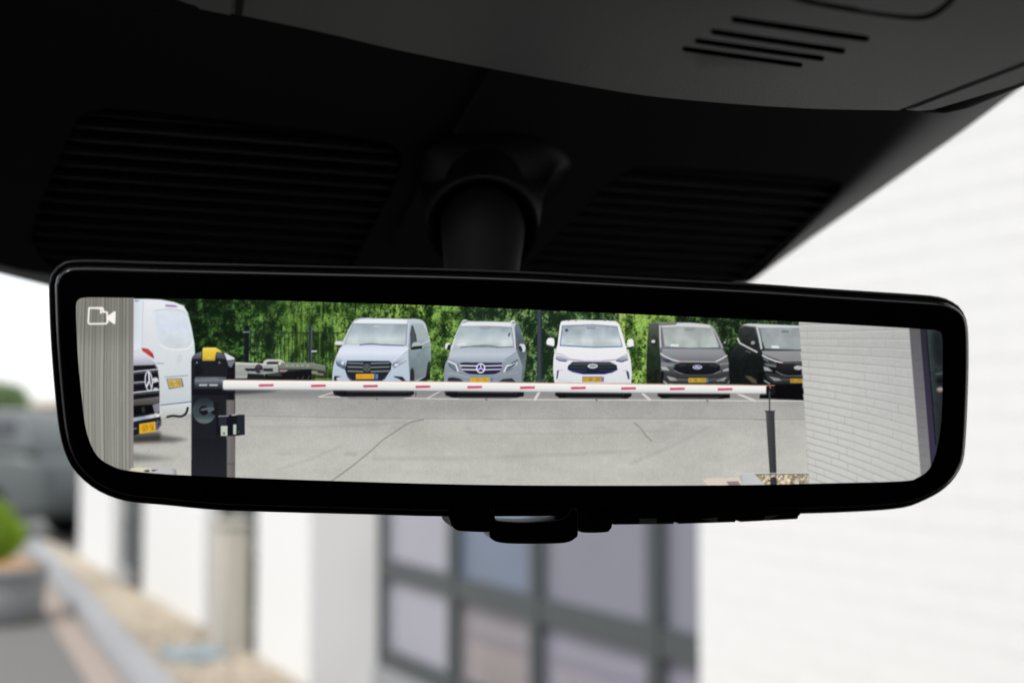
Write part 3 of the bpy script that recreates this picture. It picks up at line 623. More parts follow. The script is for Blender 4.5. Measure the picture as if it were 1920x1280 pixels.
# second: grey people carrier with a big star in the grille
V2 = part('van_picture', None, 'grey people carrier with chrome star grille, second in the row on the display')
poly([(155,1090),(1160,1095),(1160,1160),(1060,1180),(260,1180),(170,1150)], (20, 20, 26), vE, V2)
poly([(300,400),(340,290),(375,220),(420,198),(480,215),(700,218),(980,225),(1020,205),(1060,235),(1100,280),(1140,380),(1165,480),(1185,560),(1190,700),(1150,800),(1140,985),(1140,985),(150,985),(150,985),(150,880),(165,760),(200,680),(230,590),(260,500)],
     ('v', [(200, (200, 206, 210)), (560, (168, 178, 188)), (760, (142, 152, 162)), (990, (132, 142, 152))]), vE, V2, smooth=True, grain=2)
poly([(1045,300),(1060,240),(1100,275),(1150,420),(1170,500),(1190,600),(1185,760),(1150,985),(1130,985),(1140,770),(1090,640),(1060,570)], ('v', [(240, (104, 116, 126)), (520, (88, 100, 106)), (780, (104, 116, 122)), (985, (96, 104, 106))]), vE, V2, cloud=8, cell=16)
w = part('side_window_picture', V2); poly([(1060,290),(1080,265),(1110,300),(1160,480),(1140,510),(1090,520),(1075,450)], ('v', [(265, (112, 124, 132)), (520, (74, 86, 92))]), vE, w)
poly([(355,275),(385,222),(700,222),(990,232),(1010,290)], (226, 230, 232), vE, V2); stroke([(245,560),(300,400),(350,280)], 16, (226, 226, 230), vE); stroke([(1010,290),(1040,400),(1050,560)], 20, (208, 214, 220), vE)
stroke([(365,270),(385,215),(420,200),(470,215)], 12, (196, 202, 208), vE, smooth=True); stroke([(390,235),(460,210)], 10, (86, 92, 110), vE); ell(1022, 222, 30, 20, (220, 224, 228), vE); poly([(1010,225),(1050,225),(1045,240),(1015,240)], (96, 104, 120), vE)
stroke([(470,212),(980,222)], 6, (96, 104, 118), vE, alpha=.6)
w = part('windscreen_picture', V2); poly([(345,282),(700,278),(1005,292),(1035,552),(260,545),(300,400)], GLASSC(280,552), vE, w, cloud=22, cell=40, seed=8)
stroke([(345,282),(700,276),(1005,290)], 7, (150, 150, 170), vE); stroke([(1005,290),(1035,552)], 8, (140, 120, 150), vE); poly([(590,285),(740,285),(730,320),(610,320)], (146, 148, 172), vE, alpha=.6)
poly([(960,405),(970,365),(990,360),(975,412)], (58, 66, 76), vE); poly([(310,500),(440,485),(420,512),(320,520)], (222, 232, 228), vE, alpha=.85)
stroke([(360,545),(480,535),(640,522),(740,528),(830,545)], 10, (70, 74, 96), vE, smooth=True); stroke([(820,546),(1020,540)], 9, (66, 70, 86), vE); poly([(500,545),(640,530),(800,545)], (120, 138, 142), vE)
poly([(255,555),(1050,560),(1075,590),(960,690),(890,740),(350,738),(225,690),(235,600)], ('v', [(555, (178, 186, 196)), (640, (190, 198, 210)), (740, (150, 162, 174))]), vE, V2)
stroke([(225,690),(235,600),(260,540)], 7, (236, 220, 226), vE, alpha=.8); stroke([(930,700),(1000,650),(1085,590)], 10, (120, 132, 142), vE, alpha=.8)
m = part('side_mirror_picture', V2); poly([(165,545),(170,505),(200,488),(235,500),(235,560),(205,580),(180,572)], (222, 222, 226), vE, m, smooth=True); poly([(205,515),(238,505),(232,565),(205,585),(185,570)], (34, 36, 44), vE, m)
m = part('side_mirror_picture', V2); poly([(1100,520),(1125,500),(1165,510),(1180,550),(1170,600),(1130,590)], (212, 214, 220), vE, m, smooth=True); poly([(1098,520),(1125,530),(1145,580),(1130,600),(1095,570)], (46, 44, 66), vE, m)
h = part('headlight_picture', V2); poly([(195,700),(250,730),(330,760),(345,850),(300,845),(230,800),(205,760)], (110, 122, 136), vE, h); stroke([(205,720),(300,762),(330,845)], 18, (232, 234, 236), vE); stroke([(215,770),(250,805),(300,840)], 12, (70, 68, 120), vE, alpha=.7)
h = part('headlight_picture', V2); poly([(905,850),(940,780),(1020,730),(1085,690),(1090,740),(1000,830),(940,850)], (104, 114, 126), vE, h); stroke([(912,852),(945,780),(1000,765)], 17, (234, 236, 238), vE); stroke([(1000,765),(1070,740)], 10, (206, 212, 220), vE); stroke([(985,810),(1060,765),(1080,735)], 12, (218, 222, 230), vE); poly([(960,800),(1060,745),(1050,770),(985,812)], (62, 74, 92), vE)
g = part('grille_picture', V2); poly([(355,740),(400,736),(880,740),(890,770),(865,850),(800,882),(640,890),(450,880),(385,840)], (38, 36, 66), vE, g)
for y, a in ((780, 18), (828, 20)): stroke([(362+a*(y > 800), y-4), (560, y)], 17, (232, 232, 232), vE); stroke([(668, y), (885-a*(y > 800), y-6)], 15, (222, 222, 232), vE)
stroke([(395,850),(470,885),(640,898),(800,885),(870,850)], 10, (150, 156, 164), vE, smooth=True)
w = part('emblem_picture', V2); ell(615, 808, 54, 60, (50, 44, 120), vE, w); ell(615, 808, 50, 56, (238, 238, 240), vE, ring=16); star(615, 808, 48, 13, (240, 240, 242), vE)
stroke([(200,880),(240,870),(330,890),(480,930)], 16, (172, 180, 184), vE, alpha=.7, soft=.6); stroke([(800,905),(1000,880),(1080,860)], 16, (158, 166, 174), vE, alpha=.6, soft=.8)
poly([(195,975),(205,930),(260,922),(350,940),(400,978)], (44, 46, 60), vE, V2); poly([(840,978),(900,945),(1010,935),(1060,985)], (46, 48, 60), vE, V2)
w = part('number_plate_picture', V2); plate([(485,932),(730,930),(728,985),(480,985)], 'V-80-SRJ'.replace('R', '9'), vE, w, yellow=(214, 176, 44), ink=(160, 112, 24), alpha=.55, blue=''); poly([(735,935),(772,938),(770,978),(733,980)], (84, 120, 178), vE, w)

# third: white van
V3 = part('van_picture', None, 'white van with dark grille, middle of the row on the display')
poly([(205,1100),(1170,1105),(1172,1160),(1120,1190),(260,1185),(212,1150)], (20, 20, 24), vF, V3)
poly([(250,400),(275,240),(320,210),(470,200),(700,203),(900,208),(990,225),(1030,290),(1075,430),(1100,520),(1135,600),(1165,720),(1175,860),(1170,1000),(1170,1000),(200,1000),(200,1000),(185,860),(185,720),(200,610),(235,520)],
     ('v', [(200, (236, 236, 238)), (540, (238, 238, 240)), (720, (232, 232, 236)), (1000, (216, 220, 224))]), vF, V3, smooth=True, grain=2)
for x in (380, 470, 840, 905): poly([(x-22, 216), (x, 200), (x+20, 214)], (120, 124, 130), vF, alpha=.8)
w = part('windscreen_picture', V3); poly([(300,275),(680,262),(990,285),(1055,535),(720,545),(272,522)], GLASSC(270,540), vF, w, cloud=18, cell=34, seed=13)
for a, b in (((300,275),(680,260)), ((680,260),(990,285)), ((990,285),(1055,535)), ((300,275),(272,522))): stroke([a, b], 13, (112, 118, 150), vF, alpha=.85)
stroke([(272,522),(500,535),(720,546),(900,540),(1055,535)], 13, (80, 110, 150), vF); stroke([(1000,300),(1040,520)], 12, (216, 222, 220), vF, alpha=.6)
poly([(330,325),(350,308),(380,335),(350,350)], (54, 58, 92), vF); poly([(340,490),(450,485),(440,515),(335,515)], (214, 226, 224), vF, alpha=.7); poly([(600,285),(720,285),(710,318),(610,318)], (120, 126, 150), vF, alpha=.55)
m = part('side_mirror_picture', V3); poly([(102,505),(104,455),(125,428),(180,428),(198,460),(194,525),(150,530)], (240, 240, 242), vF, m, smooth=True); stroke([(110,520),(220,548)], 16, (66, 72, 76), vF, m)
m = part('side_mirror_picture', V3); poly([(1118,470),(1140,440),(1185,442),(1198,480),(1196,530),(1130,540)], (236, 238, 240), vF, m, smooth=True); poly([(1110,552),(1195,530),(1195,552),(1110,572)], (40, 42, 46), vF, m)
poly([(190,565),(225,560),(230,595),(195,600)], (200, 204, 208), vF); poly([(1110,570),(1140,575),(1140,610),(1115,605)], (190, 194, 198), vF)
stroke([(215,620),(300,640),(400,695),(560,712)], 8, (150, 150, 168), vF); stroke([(800,712),(980,700),(1125,625)], 8, (160, 160, 176), vF); stroke([(370,700),(520,715),(830,715),(1000,705)], 7, (150, 130, 180), vF, alpha=.8)
h = part('headlight_picture', V3); poly([(215,640),(290,655),(390,705),(340,722),(260,708),(218,680)], ('v', [(640, (206, 210, 212)), (720, (130, 138, 156))]), vF, h); stroke([(218,685),(262,712),(345,722)], 13, (66, 74, 130), vF)
h = part('headlight_picture', V3); poly([(975,705),(1060,660),(1130,640),(1125,690),(1050,722),(1000,720)], ('v', [(640, (200, 206, 206)), (720, (130, 138, 152))]), vF, h); stroke([(985,715),(1050,728),(1125,700)], 13, (54, 64, 116), vF)
g = part('grille_picture', V3); poly([(430,725),(900,728),(985,770),(995,825),(930,860),(830,882),(560,882),(430,855),(365,825),(370,780)], ('v', [(725, (78, 84, 92)), (790, (34, 40, 44)), (885, (26, 28, 62))]), vF, g)
for y in (760, 800, 838): stroke([(400,y),(600,y+4)], 9, (70, 78, 84), vF); stroke([(760,y+4),(960,y)], 9, (62, 70, 76), vF)
stroke([(370,825),(430,855),(560,882),(830,882),(930,860),(995,825)], 9, (62, 66, 166), vF)
w = part('emblem_picture', V3); ell(682, 782, 64, 29, (236, 238, 240), vF, w); ell(682, 782, 54, 22, (186, 190, 196), vF); stroke([(650,790),(665,772),(685,790),(700,775),(722,785)], 8, (70, 78, 92), vF, smooth=True)
for L_ in ([(222,940),(235,840),(255,832),(248,880),(236,945)], [(1105,850),(1120,838),(1140,870),(1148,945),(1130,950)]): poly(L_, (58, 54, 104), vF, V3)
stroke([(240,832),(310,838)], 8, (178, 180, 190), vF); stroke([(1060,840),(1120,838)], 8, (180, 182, 190), vF); stroke([(250,960),(420,985)], 10, (196, 200, 204), vF, alpha=.8)
w = part('number_plate_picture', V3); poly([(552,915),(800,915),(800,982),(552,982)], (120, 100, 80), vF, w); plate([(562,924),(792,924),(792,976),(562,976)], 'V-58-JRS'.replace('R', '5'), vF, w, yellow=(206, 170, 66), ink=(120, 92, 30), alpha=.7, blue=''); poly([(798,918),(825,918),(826,980),(800,980)], (132, 112, 176), vF, w)
stroke([(200,996),(1170,1000)], 9, (176, 160, 150), vF, alpha=.7)

# fourth: dark grey van
V4 = part('van_picture', None, 'dark grey van in the bay right of the white van on the display')
poly([(290,1120),(1200,1120),(1205,1180),(1100,1195),(340,1190),(295,1160)], (20, 20, 22), vG, V4)
poly([(170,330),(185,250),(240,230),(560,228),(800,238),(950,258),(1010,310),(1070,430),(1110,540),(1160,650),(1190,740),(1210,850),(1215,1000),(1215,1000),(330,1000),(330,1000),(270,960),(150,990),(150,860),(160,600),(165,430)],
     ('v', [(230, (148, 152, 154)), (300, (92, 98, 100)), (560, (112, 117, 121)), (740, (102, 106, 110)), (860, (68, 71, 74)), (1000, (54, 56, 58))]), vG, V4, grain=2)
poly([(165,420),(180,255),(240,235),(310,240),(300,300),(310,540),(330,720),(320,1000),(150,1000),(150,700)], ('v', [(240, (92, 98, 88)), (400, (62, 70, 60)), (700, (34, 46, 34)), (1000, (28, 32, 26))]), vG, V4, cloud=12, cell=14)
poly([(300,240),(540,232),(540,262),(310,268)], (118, 122, 114), vG); poly([(535,240),(700,236),(950,262),(980,300),(340,300),(330,272),(520,262)], (210, 211, 210), vG, V4)
stroke([(318,275),(322,420),(330,540)], 20, (196, 192, 198), vG); stroke([(950,265),(1000,320),(1060,440),(1105,545)], 22, (168, 160, 172), vG); stroke([(970,290),(1060,520)], 9, (208, 210, 204), vG, alpha=.7)
w = part('windscreen_picture', V4); poly([(345,292),(560,280),(975,300),(1060,545),(700,558),(380,545)], ('v', [(285, (160, 168, 168)), (420, (178, 184, 182)), (550, (172, 182, 178))]), vG, w, cloud=20, cell=36, seed=21)
stroke([(345,292),(380,545)], 12, (150, 140, 160), vG); stroke([(385,545),(700,560),(1090,556)], 16, (92, 100, 110), vG); poly([(450,505),(555,508),(555,538),(455,535)], (222, 232, 224), vG); poly([(620,305),(760,305),(740,340),(640,340)], (130, 136, 140), vG, alpha=.6)
poly([(355,560),(1100,570),(1160,650),(1040,715),(640,722),(480,690),(340,630)], ('v', [(560, (150, 152, 155)), (640, (138, 140, 143)), (720, (112, 115, 118))]), vG, V4)
m = part('side_mirror_picture', V4); poly([(205,500),(210,460),(240,445),(280,470),(280,520),(240,535)], (44, 48, 46), vG, m, smooth=True); ell(235, 470, 26, 20, (206, 208, 214), vG); stroke([(200,560),(310,580)], 20, (50, 54, 50), vG)
m = part('side_mirror_picture', V4); poly([(1112,500),(1125,465),(1158,475),(1160,520),(1130,545)], (40, 42, 40), vG, m, smooth=True); ell(1138, 482, 18, 14, (150, 156, 150), vG); stroke([(1120,550),(1185,552)], 8, (92, 98, 104), vG)
h = part('headlight_picture', V4); poly([(322,640),(380,660),(480,715),(510,735),(420,740),(330,700)], (96, 98, 106), vG, h); stroke([(330,625),(370,655),(470,700),(560,722)], 15, (232, 230, 232), vG); poly([(340,690),(440,700),(480,728),(400,735)], (58, 60, 80), vG)
h = part('headlight_picture', V4); poly([(1020,735),(1080,700),(1160,660),(1185,700),(1150,735),(1060,745)], (104, 106, 106), vG, h); stroke([(1020,728),(1100,690),(1165,650)], 14, (222, 222, 226), vG)
stroke([(540,722),(700,726),(1020,730)], 10, (206, 200, 200), vG); stroke([(560,735),(640,735)], 6, (190, 70, 90), vG)
poly([(330,735),(500,755),(480,790),(340,780)], (146, 148, 152), vG, alpha=.75); poly([(330,785),(400,790),(445,840),(345,830)], (176, 176, 178), vG, V4); poly([(1110,830),(1195,800),(1205,840),(1115,850)], (168, 168, 168), vG, V4); stroke([(1080,760),(1190,745)], 18, (140, 138, 140), vG)
g = part('grille_picture', V4); poly([(520,760),(600,735),(1010,738),(1075,775),(1085,830),(1000,875),(880,892),(680,890),(560,860),(490,820)], ('v', [(735, (44, 48, 52)), (800, (26, 28, 32)), (890, (20, 22, 30))]), vG, g)
stroke([(500,840),(640,892),(800,900),(960,892),(1085,845)], 10, (132, 132, 132), vG, smooth=True); stroke([(560,780),(640,765)], 8, (70, 76, 84), vG); stroke([(950,768),(1040,782)], 8, (66, 72, 78), vG)
w = part('emblem_picture', V4); ell(792, 795, 60, 28, (222, 222, 236), vG, w); ell(792, 795, 50, 21, (112, 110, 150), vG); stroke([(765,805),(785,785),(800,805),(825,800)], 9, (226, 226, 236), vG, smooth=True)
poly([(345,850),(420,880),(1100,880),(1200,850),(1215,1000),(330,1000)], (52, 52, 54), vG, alpha=.65); poly([(400,905),(520,935),(545,970),(445,965)], (156, 158, 160), vG, V4); poly([(1050,950),(1170,915),(1130,970),(1030,975)], (146, 148, 146), vG, V4); stroke([(510,955),(680,955)], 26, (116, 118, 122), vG, alpha=.55); stroke([(920,960),(1080,950)], 26, (104, 106, 106), vG, alpha=.6)
stroke([(340,955),(400,1000)], 18, (168, 170, 172), vG); stroke([(1195,970),(1180,998)], 14, (120, 122, 122), vG); poly([(330,850),(370,850),(360,990),(320,1000)], (16, 16, 18), vG, alpha=.85); poly([(250,830),(290,820),(285,1000),(240,1000)], (26, 28, 22), vG, alpha=.7)
w = part('number_plate_picture', V4); plate([(678,932),(905,932),(905,990),(678,990)], 'V-39-JTG', vG, w, yellow=(204, 166, 52), ink=(128, 94, 20), alpha=.7, blue=''); poly([(908,934),(928,934),(930,988),(908,988)], (92, 112, 172), vG, w)
poly([(1085,1120),(1205,1120),(1200,1185),(1095,1190)], (14, 14, 16), vG)

# fifth: dark van cut off by the wall
V5 = part('van_picture', None, 'dark van at the far right of the row, half hidden by the brick wall on the display')
poly([(160,440),(180,300),(230,255),(300,245),(960,272),(1000,1000),(1000,1215),(430,1190),(440,1130),(520,1040),(160,1010),(60,1010),(40,800),(50,640),(100,560)], ('v', [(245, (120, 124, 124)), (500, (44, 50, 48)), (700, (22, 26, 26)), (1010, (20, 22, 22)), (1200, (14, 14, 16))]), vH, V5, cloud=5, cell=12)
poly([(210,262),(300,245),(960,272),(960,300),(430,300),(400,285)], (206, 208, 210), vH, V5); stroke([(400,285),(430,420),(455,560)], 24, (196, 198, 198), vH); stroke([(430,300),(470,560)], 10, (120, 128, 130), vH)
w = part('side_window_picture', V5); poly([(165,430),(185,300),(240,280),(370,300),(395,400),(415,540),(370,560),(230,510)], ('v', [(280, (52, 56, 54)), (560, (32, 36, 34))]), vH, w, cloud=8, cell=12)
stroke([(155,430),(180,490),(320,565),(400,605)], 18, (214, 216, 216), vH); stroke([(260,590),(320,612)], 8, (130, 136, 136), vH)
w = part('windscreen_picture', V5); poly([(440,305),(960,300),(965,575),(500,560),(465,460)], ('v', [(300, (146, 154, 158)), (420, (160, 168, 170)), (570, (164, 172, 172))]), vH, w, cloud=16, cell=36, seed=31)
poly([(575,525),(665,525),(685,555),(590,555)], (226, 236, 228), vH); stroke([(495,572),(960,580)], 12, (84, 90, 104), vH); poly([(705,330),(805,330),(800,365),(715,362)], (92, 98, 116), vH, alpha=.6)
poly([(460,590),(970,590),(975,725),(740,730),(600,680),(470,630)], ('v', [(590, (150, 150, 154)), (725, (136, 136, 138))]), vH, V5)
ell(348, 488, 26, 24, (150, 156, 152), vH); poly([(340,510),(380,505),(380,545),(345,540)], (30, 32, 32), vH)
h = part('headlight_picture', V5); poly([(470,640),(560,690),(660,735),(620,752),(540,740),(480,700)], (92, 96, 104), vH, h); stroke([(470,645),(540,680),(640,720),(720,738)], 17, (226, 226, 228), vH); poly([(540,700),(640,735),(600,748),(545,735)], (52, 56, 62), vH)
stroke([(690,742),(970,742)], 8, (150, 146, 150), vH); stroke([(680,742),(720,742)], 7, (190, 80, 100), vH)
poly([(480,745),(650,765),(640,800),(520,780)], (128, 128, 130), vH, alpha=.8); poly([(480,785),(540,800),(600,850),(495,840)], (160, 162, 164), vH, V5)
g = part('grille_picture', V5); poly([(640,815),(680,760),(760,745),(975,748),(975,895),(800,890),(680,855)], ('v', [(745, (40, 42, 46)), (895, (18, 20, 24))]), vH, g); stroke([(640,850),(760,900),(975,905)], 13, (112, 112, 114), vH, smooth=True)
w = part('emblem_picture', V5); ell(922, 802, 56, 26, (214, 220, 218), vH, w); ell(922, 802, 46, 19, (150, 156, 158), vH); stroke([(890,812),(910,790),(930,812),(950,805)], 8, (222, 226, 224), vH, smooth=True)
poly([(500,860),(760,900),(975,910),(985,1000),(600,1000),(520,930)], (56, 58, 60), vH, alpha=.7); poly([(545,910),(690,940),(720,965),(620,970)], (138, 142, 144), vH, V5); stroke([(495,965),(560,1005)], 17, (150, 154, 154), vH); stroke([(700,950),(810,955)], 22, (84, 88, 92), vH, alpha=.7)
poly([(240,905),(320,910),(390,960),(395,1005),(330,985)], (104, 96, 78), vH, alpha=.75, soft=.5); poly([(420,860),(480,870),(470,1000),(410,1005)], (12, 12, 14), vH, alpha=.8)
w = part('number_plate_picture', V5); plate([(818,940),(985,940),(990,995),(820,995)], 'V-80-JTS'[3:], vH, w, yellow=(190, 146, 52), ink=(116, 84, 22), alpha=.75, blue='')
poly([(620,1030),(990,1010),(1000,1215),(430,1185),(440,1130)], (12, 12, 14), vH, V5)

for T_, x0, x1 in ((vD, 325, 1050), (vE, 320, 1040), (vF, 350, 1050), (vG, 430, 1080)):
    poly([(x0, 1100), (x1, 1100), (x1, 1128), (x0, 1122)], (56, 55, 58), T_, alpha=.7, soft=.7); poly([(x0-20, 1172), (x1+10, 1172), (x1-60, 1200), (x0+30, 1196)], (96, 96, 97), T_, alpha=.55, soft=.9)
    for xa, xb in ((x0-150, x0-10), (x1+10, x1+110)): stroke([(xa+12, 1105), (xa+10, 1160)], 9, (52, 52, 58), T_, alpha=.8); stroke([(xb-8, 1108), (xb-10, 1166)], 7, (8, 8, 10), T_, alpha=.8)

# ---- white van seen from behind, and the van nosing out in front of it --------
V6 = part('van_picture', None, 'white van seen from behind at the left of the display')
poly([(735,380),(860,380),(1000,386),(1120,408),(1205,440),(1240,500),(1275,640),(1300,780),(1307,900),(1292,1000),(1280,1150),(1280,1390),(1200,1412),(1000,1430),(735,1430)], ('v', [(380, (232, 234, 240)), (700, (218, 223, 228)), (1000, (210, 216, 219)), (1290, (196, 203, 206)), (1430, (206, 209, 207))]), vA, V6, grain=2)
poly([(735,385),(835,385),(832,800),(735,860)], (222, 230, 238), vA); stroke([(848,395),(840,600),(832,800)], 6, (192, 202, 212), vA); stroke([(775,400),(800,398)], 10, (120, 124, 170), vA)
w = part('rear_window_picture', V6); poly([(945,485),(1090,470),(1200,490),(1235,530),(1262,680),(1285,755),(1240,815),(1080,822),(1010,790),(985,740),(960,600)], ('v', [(470, (220, 226, 234)), (640, (212, 220, 234)), (820, (206, 212, 214))]), vA, w, cloud=7, cell=30)
stroke([(940,485),(1090,468),(1200,488),(1245,535)], 5, (170, 182, 190), vA); stroke([(1000,785),(1080,826),(1240,822),(1290,755)], 9, (236, 240, 242), vA, smooth=True)
w = part('brake_light_picture', V6); poly([(1042,430),(1130,436),(1158,455),(1045,450)], (158, 128, 176), vA, w)
w = part('tail_light_picture', V6); poly([(833,815),(890,825),(930,860),(945,912),(905,888),(838,842)], ('v', [(815, (150, 46, 56)), (850, (206, 70, 66)), (912, (128, 20, 34))]), vA, w)
stroke([(1240,500),(1275,640),(1300,780),(1305,900),(1285,1280)], 7, (190, 226, 226), vA, alpha=.7)
stroke([(1040,1075),(1150,1068),(1242,1060)], 8, (140, 148, 162), vA); poly([(1048,1085),(1240,1075),(1215,1200),(1060,1240)], (200, 206, 208), vA, alpha=.5)
w = part('number_plate_picture', V6); poly([(1052,1090),(1190,1085),(1207,1160),(1075,1182)], (106, 110, 116), vA, w); plate([(1062,1096),(1182,1092),(1192,1158),(1080,1170)], 'V6-98', vA, w, yellow=(206, 176, 98), ink=(120, 92, 40), alpha=.7, blue='', w=.8)
ell(1170, 910, 15, 34, (188, 196, 206), vA, ring=5, rot=.25); star(1170, 910, 26, 4, (186, 194, 206), vA, squeeze=.5)
stroke([(1000,375),(1140,360),(1275,345)], 8, (86, 100, 128), vB); poly([(995,385),(1275,352),(1275,430),(1200,455),(1000,475)], ('v', [(345, (216, 220, 222)), (475, (186, 188, 184))]), vB, V6)
t = part('tow_hook_picture', V6); stroke([(1060,480),(1110,470),(1180,475),(1225,450),(1242,400)], 20, (34, 36, 42), vB, t, smooth=True)
poly([(745,655),(1000,640),(1260,680),(1100,705),(745,715)], (70, 68, 66), vB, alpha=.75, soft=3); poly([(735,800),(930,830),(1160,850),(735,880)], (98, 96, 92), vB, alpha=.7, soft=4); poly([(735,620),(1000,610),(1000,690),(735,705)], (24, 24, 26), vB, alpha=.55, soft=2.5)
V7 = part('van_picture', None, 'dark van nose with chrome star, cut off by the timber wall on the display')
poly([(40,115),(70,118),(130,150),(250,200),(330,262),(350,300),(375,335),(390,480),(400,690),(395,880),(420,1000),(420,1050),(380,1110),(150,1165),(40,1195)], (30, 31, 36), vN, V7)
poly([(40,118),(70,120),(130,150),(250,200),(330,262),(340,297),(40,312)], ('v', [(118, (226, 230, 236)), (200, (206, 208, 220)), (300, (166, 166, 180))]), vN, V7)
poly([(40,305),(335,295),(345,325),(40,362)], (26, 26, 30), vN); stroke([(360,275),(450,278)], 8, (120, 130, 160), vN); stroke([(340,300),(378,340),(395,480),(402,690)], 8, (196, 170, 182), vN, alpha=.8)
g = part('grille_picture', V7); poly([(40,365),(345,330),(375,345),(390,480),(396,640),(380,690),(340,700),(40,735)], (22, 23, 30), vN, g)
for a, b, w_ in (((40,384),(380,350),15), ((40,408),(380,380),8), ((40,520),(225,508),12), ((40,540),(230,528),7), ((40,648),(392,610),17), ((40,670),(392,642),8)): stroke([a, b], w_, (206, 210, 214) if w_ > 10 else (112, 116, 124), vN)
ell(345, 480, 36, 26, (206, 212, 216), vN); stroke([(300,520),(385,498)], 16, (206, 210, 214), vN); ell(350, 605, 36, 22, (196, 202, 206), vN)
w = part('emblem_picture', V7); ell(262, 500, 46, 126, (40, 40, 52), vN, w, rot=-.08); ell(262, 500, 44, 122, (226, 222, 230), vN, ring=14, rot=-.08); stroke([(262,390),(270,490),(240,560)], 20, (232, 232, 238), vN); stroke([(268,490),(300,590)], 16, (206, 206, 216), vN)
poly([(40,735),(340,702),(396,692),(396,760),(300,800),(40,812)], ('v', [(692, (112, 106, 102)), (812, (66, 64, 62))]), vN); poly([(40,812),(310,795),(335,890),(240,910),(40,942)], (14, 14, 16), vN); poly([(170,830),(210,820),(215,890),(180,905)], (62, 62, 60), vN, alpha=.7)
poly([(310,800),(395,770),(400,860),(370,920),(330,880)], (128, 126, 138), vN); poly([(40,965),(200,940),(340,912),(420,900),(400,950),(200,985),(40,1018)], ('h', [(40, (168, 182, 186)), (200, (150, 162, 186)), (300, (206, 210, 216)), (420, (160, 164, 172))]), vN, V7)
ell(375, 935, 24, 16, (240, 236, 220), vN); stroke([(340,905),(375,935),(425,895)], 10, (226, 228, 234), vN); stroke([(40,1100),(105,1098)], 14, (120, 138, 136), vN); stroke([(370,1000),(415,1020),(380,1100)], 20, (120, 110, 120), vN, alpha=.7)
w = part('number_plate_picture', V7); plate([(142,1040),(348,1008),(352,1132),(142,1166)], 'V-69-SL'[1:], vN, w, yellow=(222, 172, 44), ink=(122, 74, 24), alpha=.85, blue=''); poly([(354,1015),(380,1012),(372,1110),(356,1118)], (90, 96, 160), vN, w)

# ---- timber wall on the left ---------------------------------------------------
TIM = part('timber_wall_picture', None, 'weathered vertical timber cladding at the left edge of the display')
rect(130, 548, 250, 905, ('h', [(140, (150, 155, 152)), (170, (142, 143, 136)), (205, (148, 146, 138)), (236, (140, 138, 130)), (250, (132, 130, 124))]), idn=TIM)
poly([(247,548),(251,548),(249.5,700),(248,905),(245,905)], (150, 148, 140), idn=TIM)
xs = 138.0
while xs < 249:
    wd = prs.uniform(3.2, 7.5)*(.6+.5*(249-xs)/110+.3); wd = min(wd, 250.2-xs); b = prs.uniform(-16, 18); cv = [(-4.5*(249-xs)/100*math.sin((y-560)/340*3.1)) for y in range(548, 912, 30)]
    L_ = [(xs+c, y) for c, y in zip(cv, range(548, 912, 30))]; R_ = [(xs+wd+c, y) for c, y in zip(cv, range(548, 912, 30))]
    poly(L_+R_[::-1], (145+b, 145+b*.95, 137+b*.9), alpha=.75); stroke(L_, 1.0 if prs.rand() < .7 else 1.9, (88, 86, 80), alpha=prs.uniform(.35, .85))
    for k in range(3): y = prs.uniform(550, 880); stroke([(xs+wd*prs.rand(), y), (xs+wd*prs.rand(), y+prs.uniform(20, 90))], .8, (176, 174, 166) if prs.rand() < .5 else (112, 108, 100), alpha=.4)
    xs += wd
rect(130, 548, 250, 640, (70, 68, 64), alpha=.22, soft=12); stroke([(250.5,548),(249.5,700),(247.5,905)], 1.6, (186, 150, 170), alpha=.6)
poly([(640,222),(700,216),(1100,216),(1142,245),(1150,320),(860,310),(560,290)], ('h', [(600, (206, 198, 170)), (780, (214, 212, 196)), (900, (190, 190, 190)), (1090, (186, 186, 188)), (1150, (140, 138, 136))]), vP, idn=part('kerb_picture', None, 'pale kerb corner at the bottom of the display'))
poly([(770,250),(830,240),(850,265),(800,268)], (70, 62, 52), vP); poly([(860,242),(940,240),(880,262)], (56, 50, 62), vP); ell(720, 235, 50, 14, (222, 210, 170), vP)
ICON = part('camera_icon', None, 'white camcorder outline in the corner of the display')
for L_ in ([(470,505),(470,465),(365,460),(358,590),(368,602),(515,600),(530,585)], [(470,462),(490,468),(492,492),(525,500),(528,590)]): stroke(L_, 15, (250, 246, 238), vA, ICON)
stroke([(366,462),(480,460)], 16, (250, 246, 238), vA, ICON); poly([(520,528),(540,525),(585,492),(602,492),(598,605),(580,600),(545,575),(520,575)], (250, 246, 238), vA, ICON)
stroke([(472,492),(498,498)], 14, (250, 246, 238), vA, ICON)

# ---- barrier -------------------------------------------------------------------
BAR = part('barrier_picture', None, 'black parking barrier cabinet with white boom on the display')
poly([(110,470),(130,380),(205,290),(360,235),(700,255),(850,270),(1130,380),(1165,440),(1165,3300),(110,3300)], (30, 32, 38), vL, BAR)
poly([(958,3300),(958,1500),(1140,1400),(1165,3300)], (110, 108, 106), vL, BAR)
rect(948, 250, 1142, 2180, ('h', [(948, (88, 86, 82)), (1000, (116, 114, 112)), (1130, (104, 100, 100))]), vM, idn=BAR); rect(975, 60, 1140, 245, (22, 22, 28), vM); rect(110, 1180, 960, 2200, ('v', [(1180, (29, 30, 35)), (2200, (36, 39, 45))]), vM)
stroke([(950,1780),(1140,1785)], 20, (78, 76, 76), vM, alpha=.8); stroke([(118,0),(118,1700)], 10, (150, 190, 186), vM, alpha=.55); stroke([(1148,100),(1150,1700)], 12, (190, 160, 160), vM, alpha=.5)
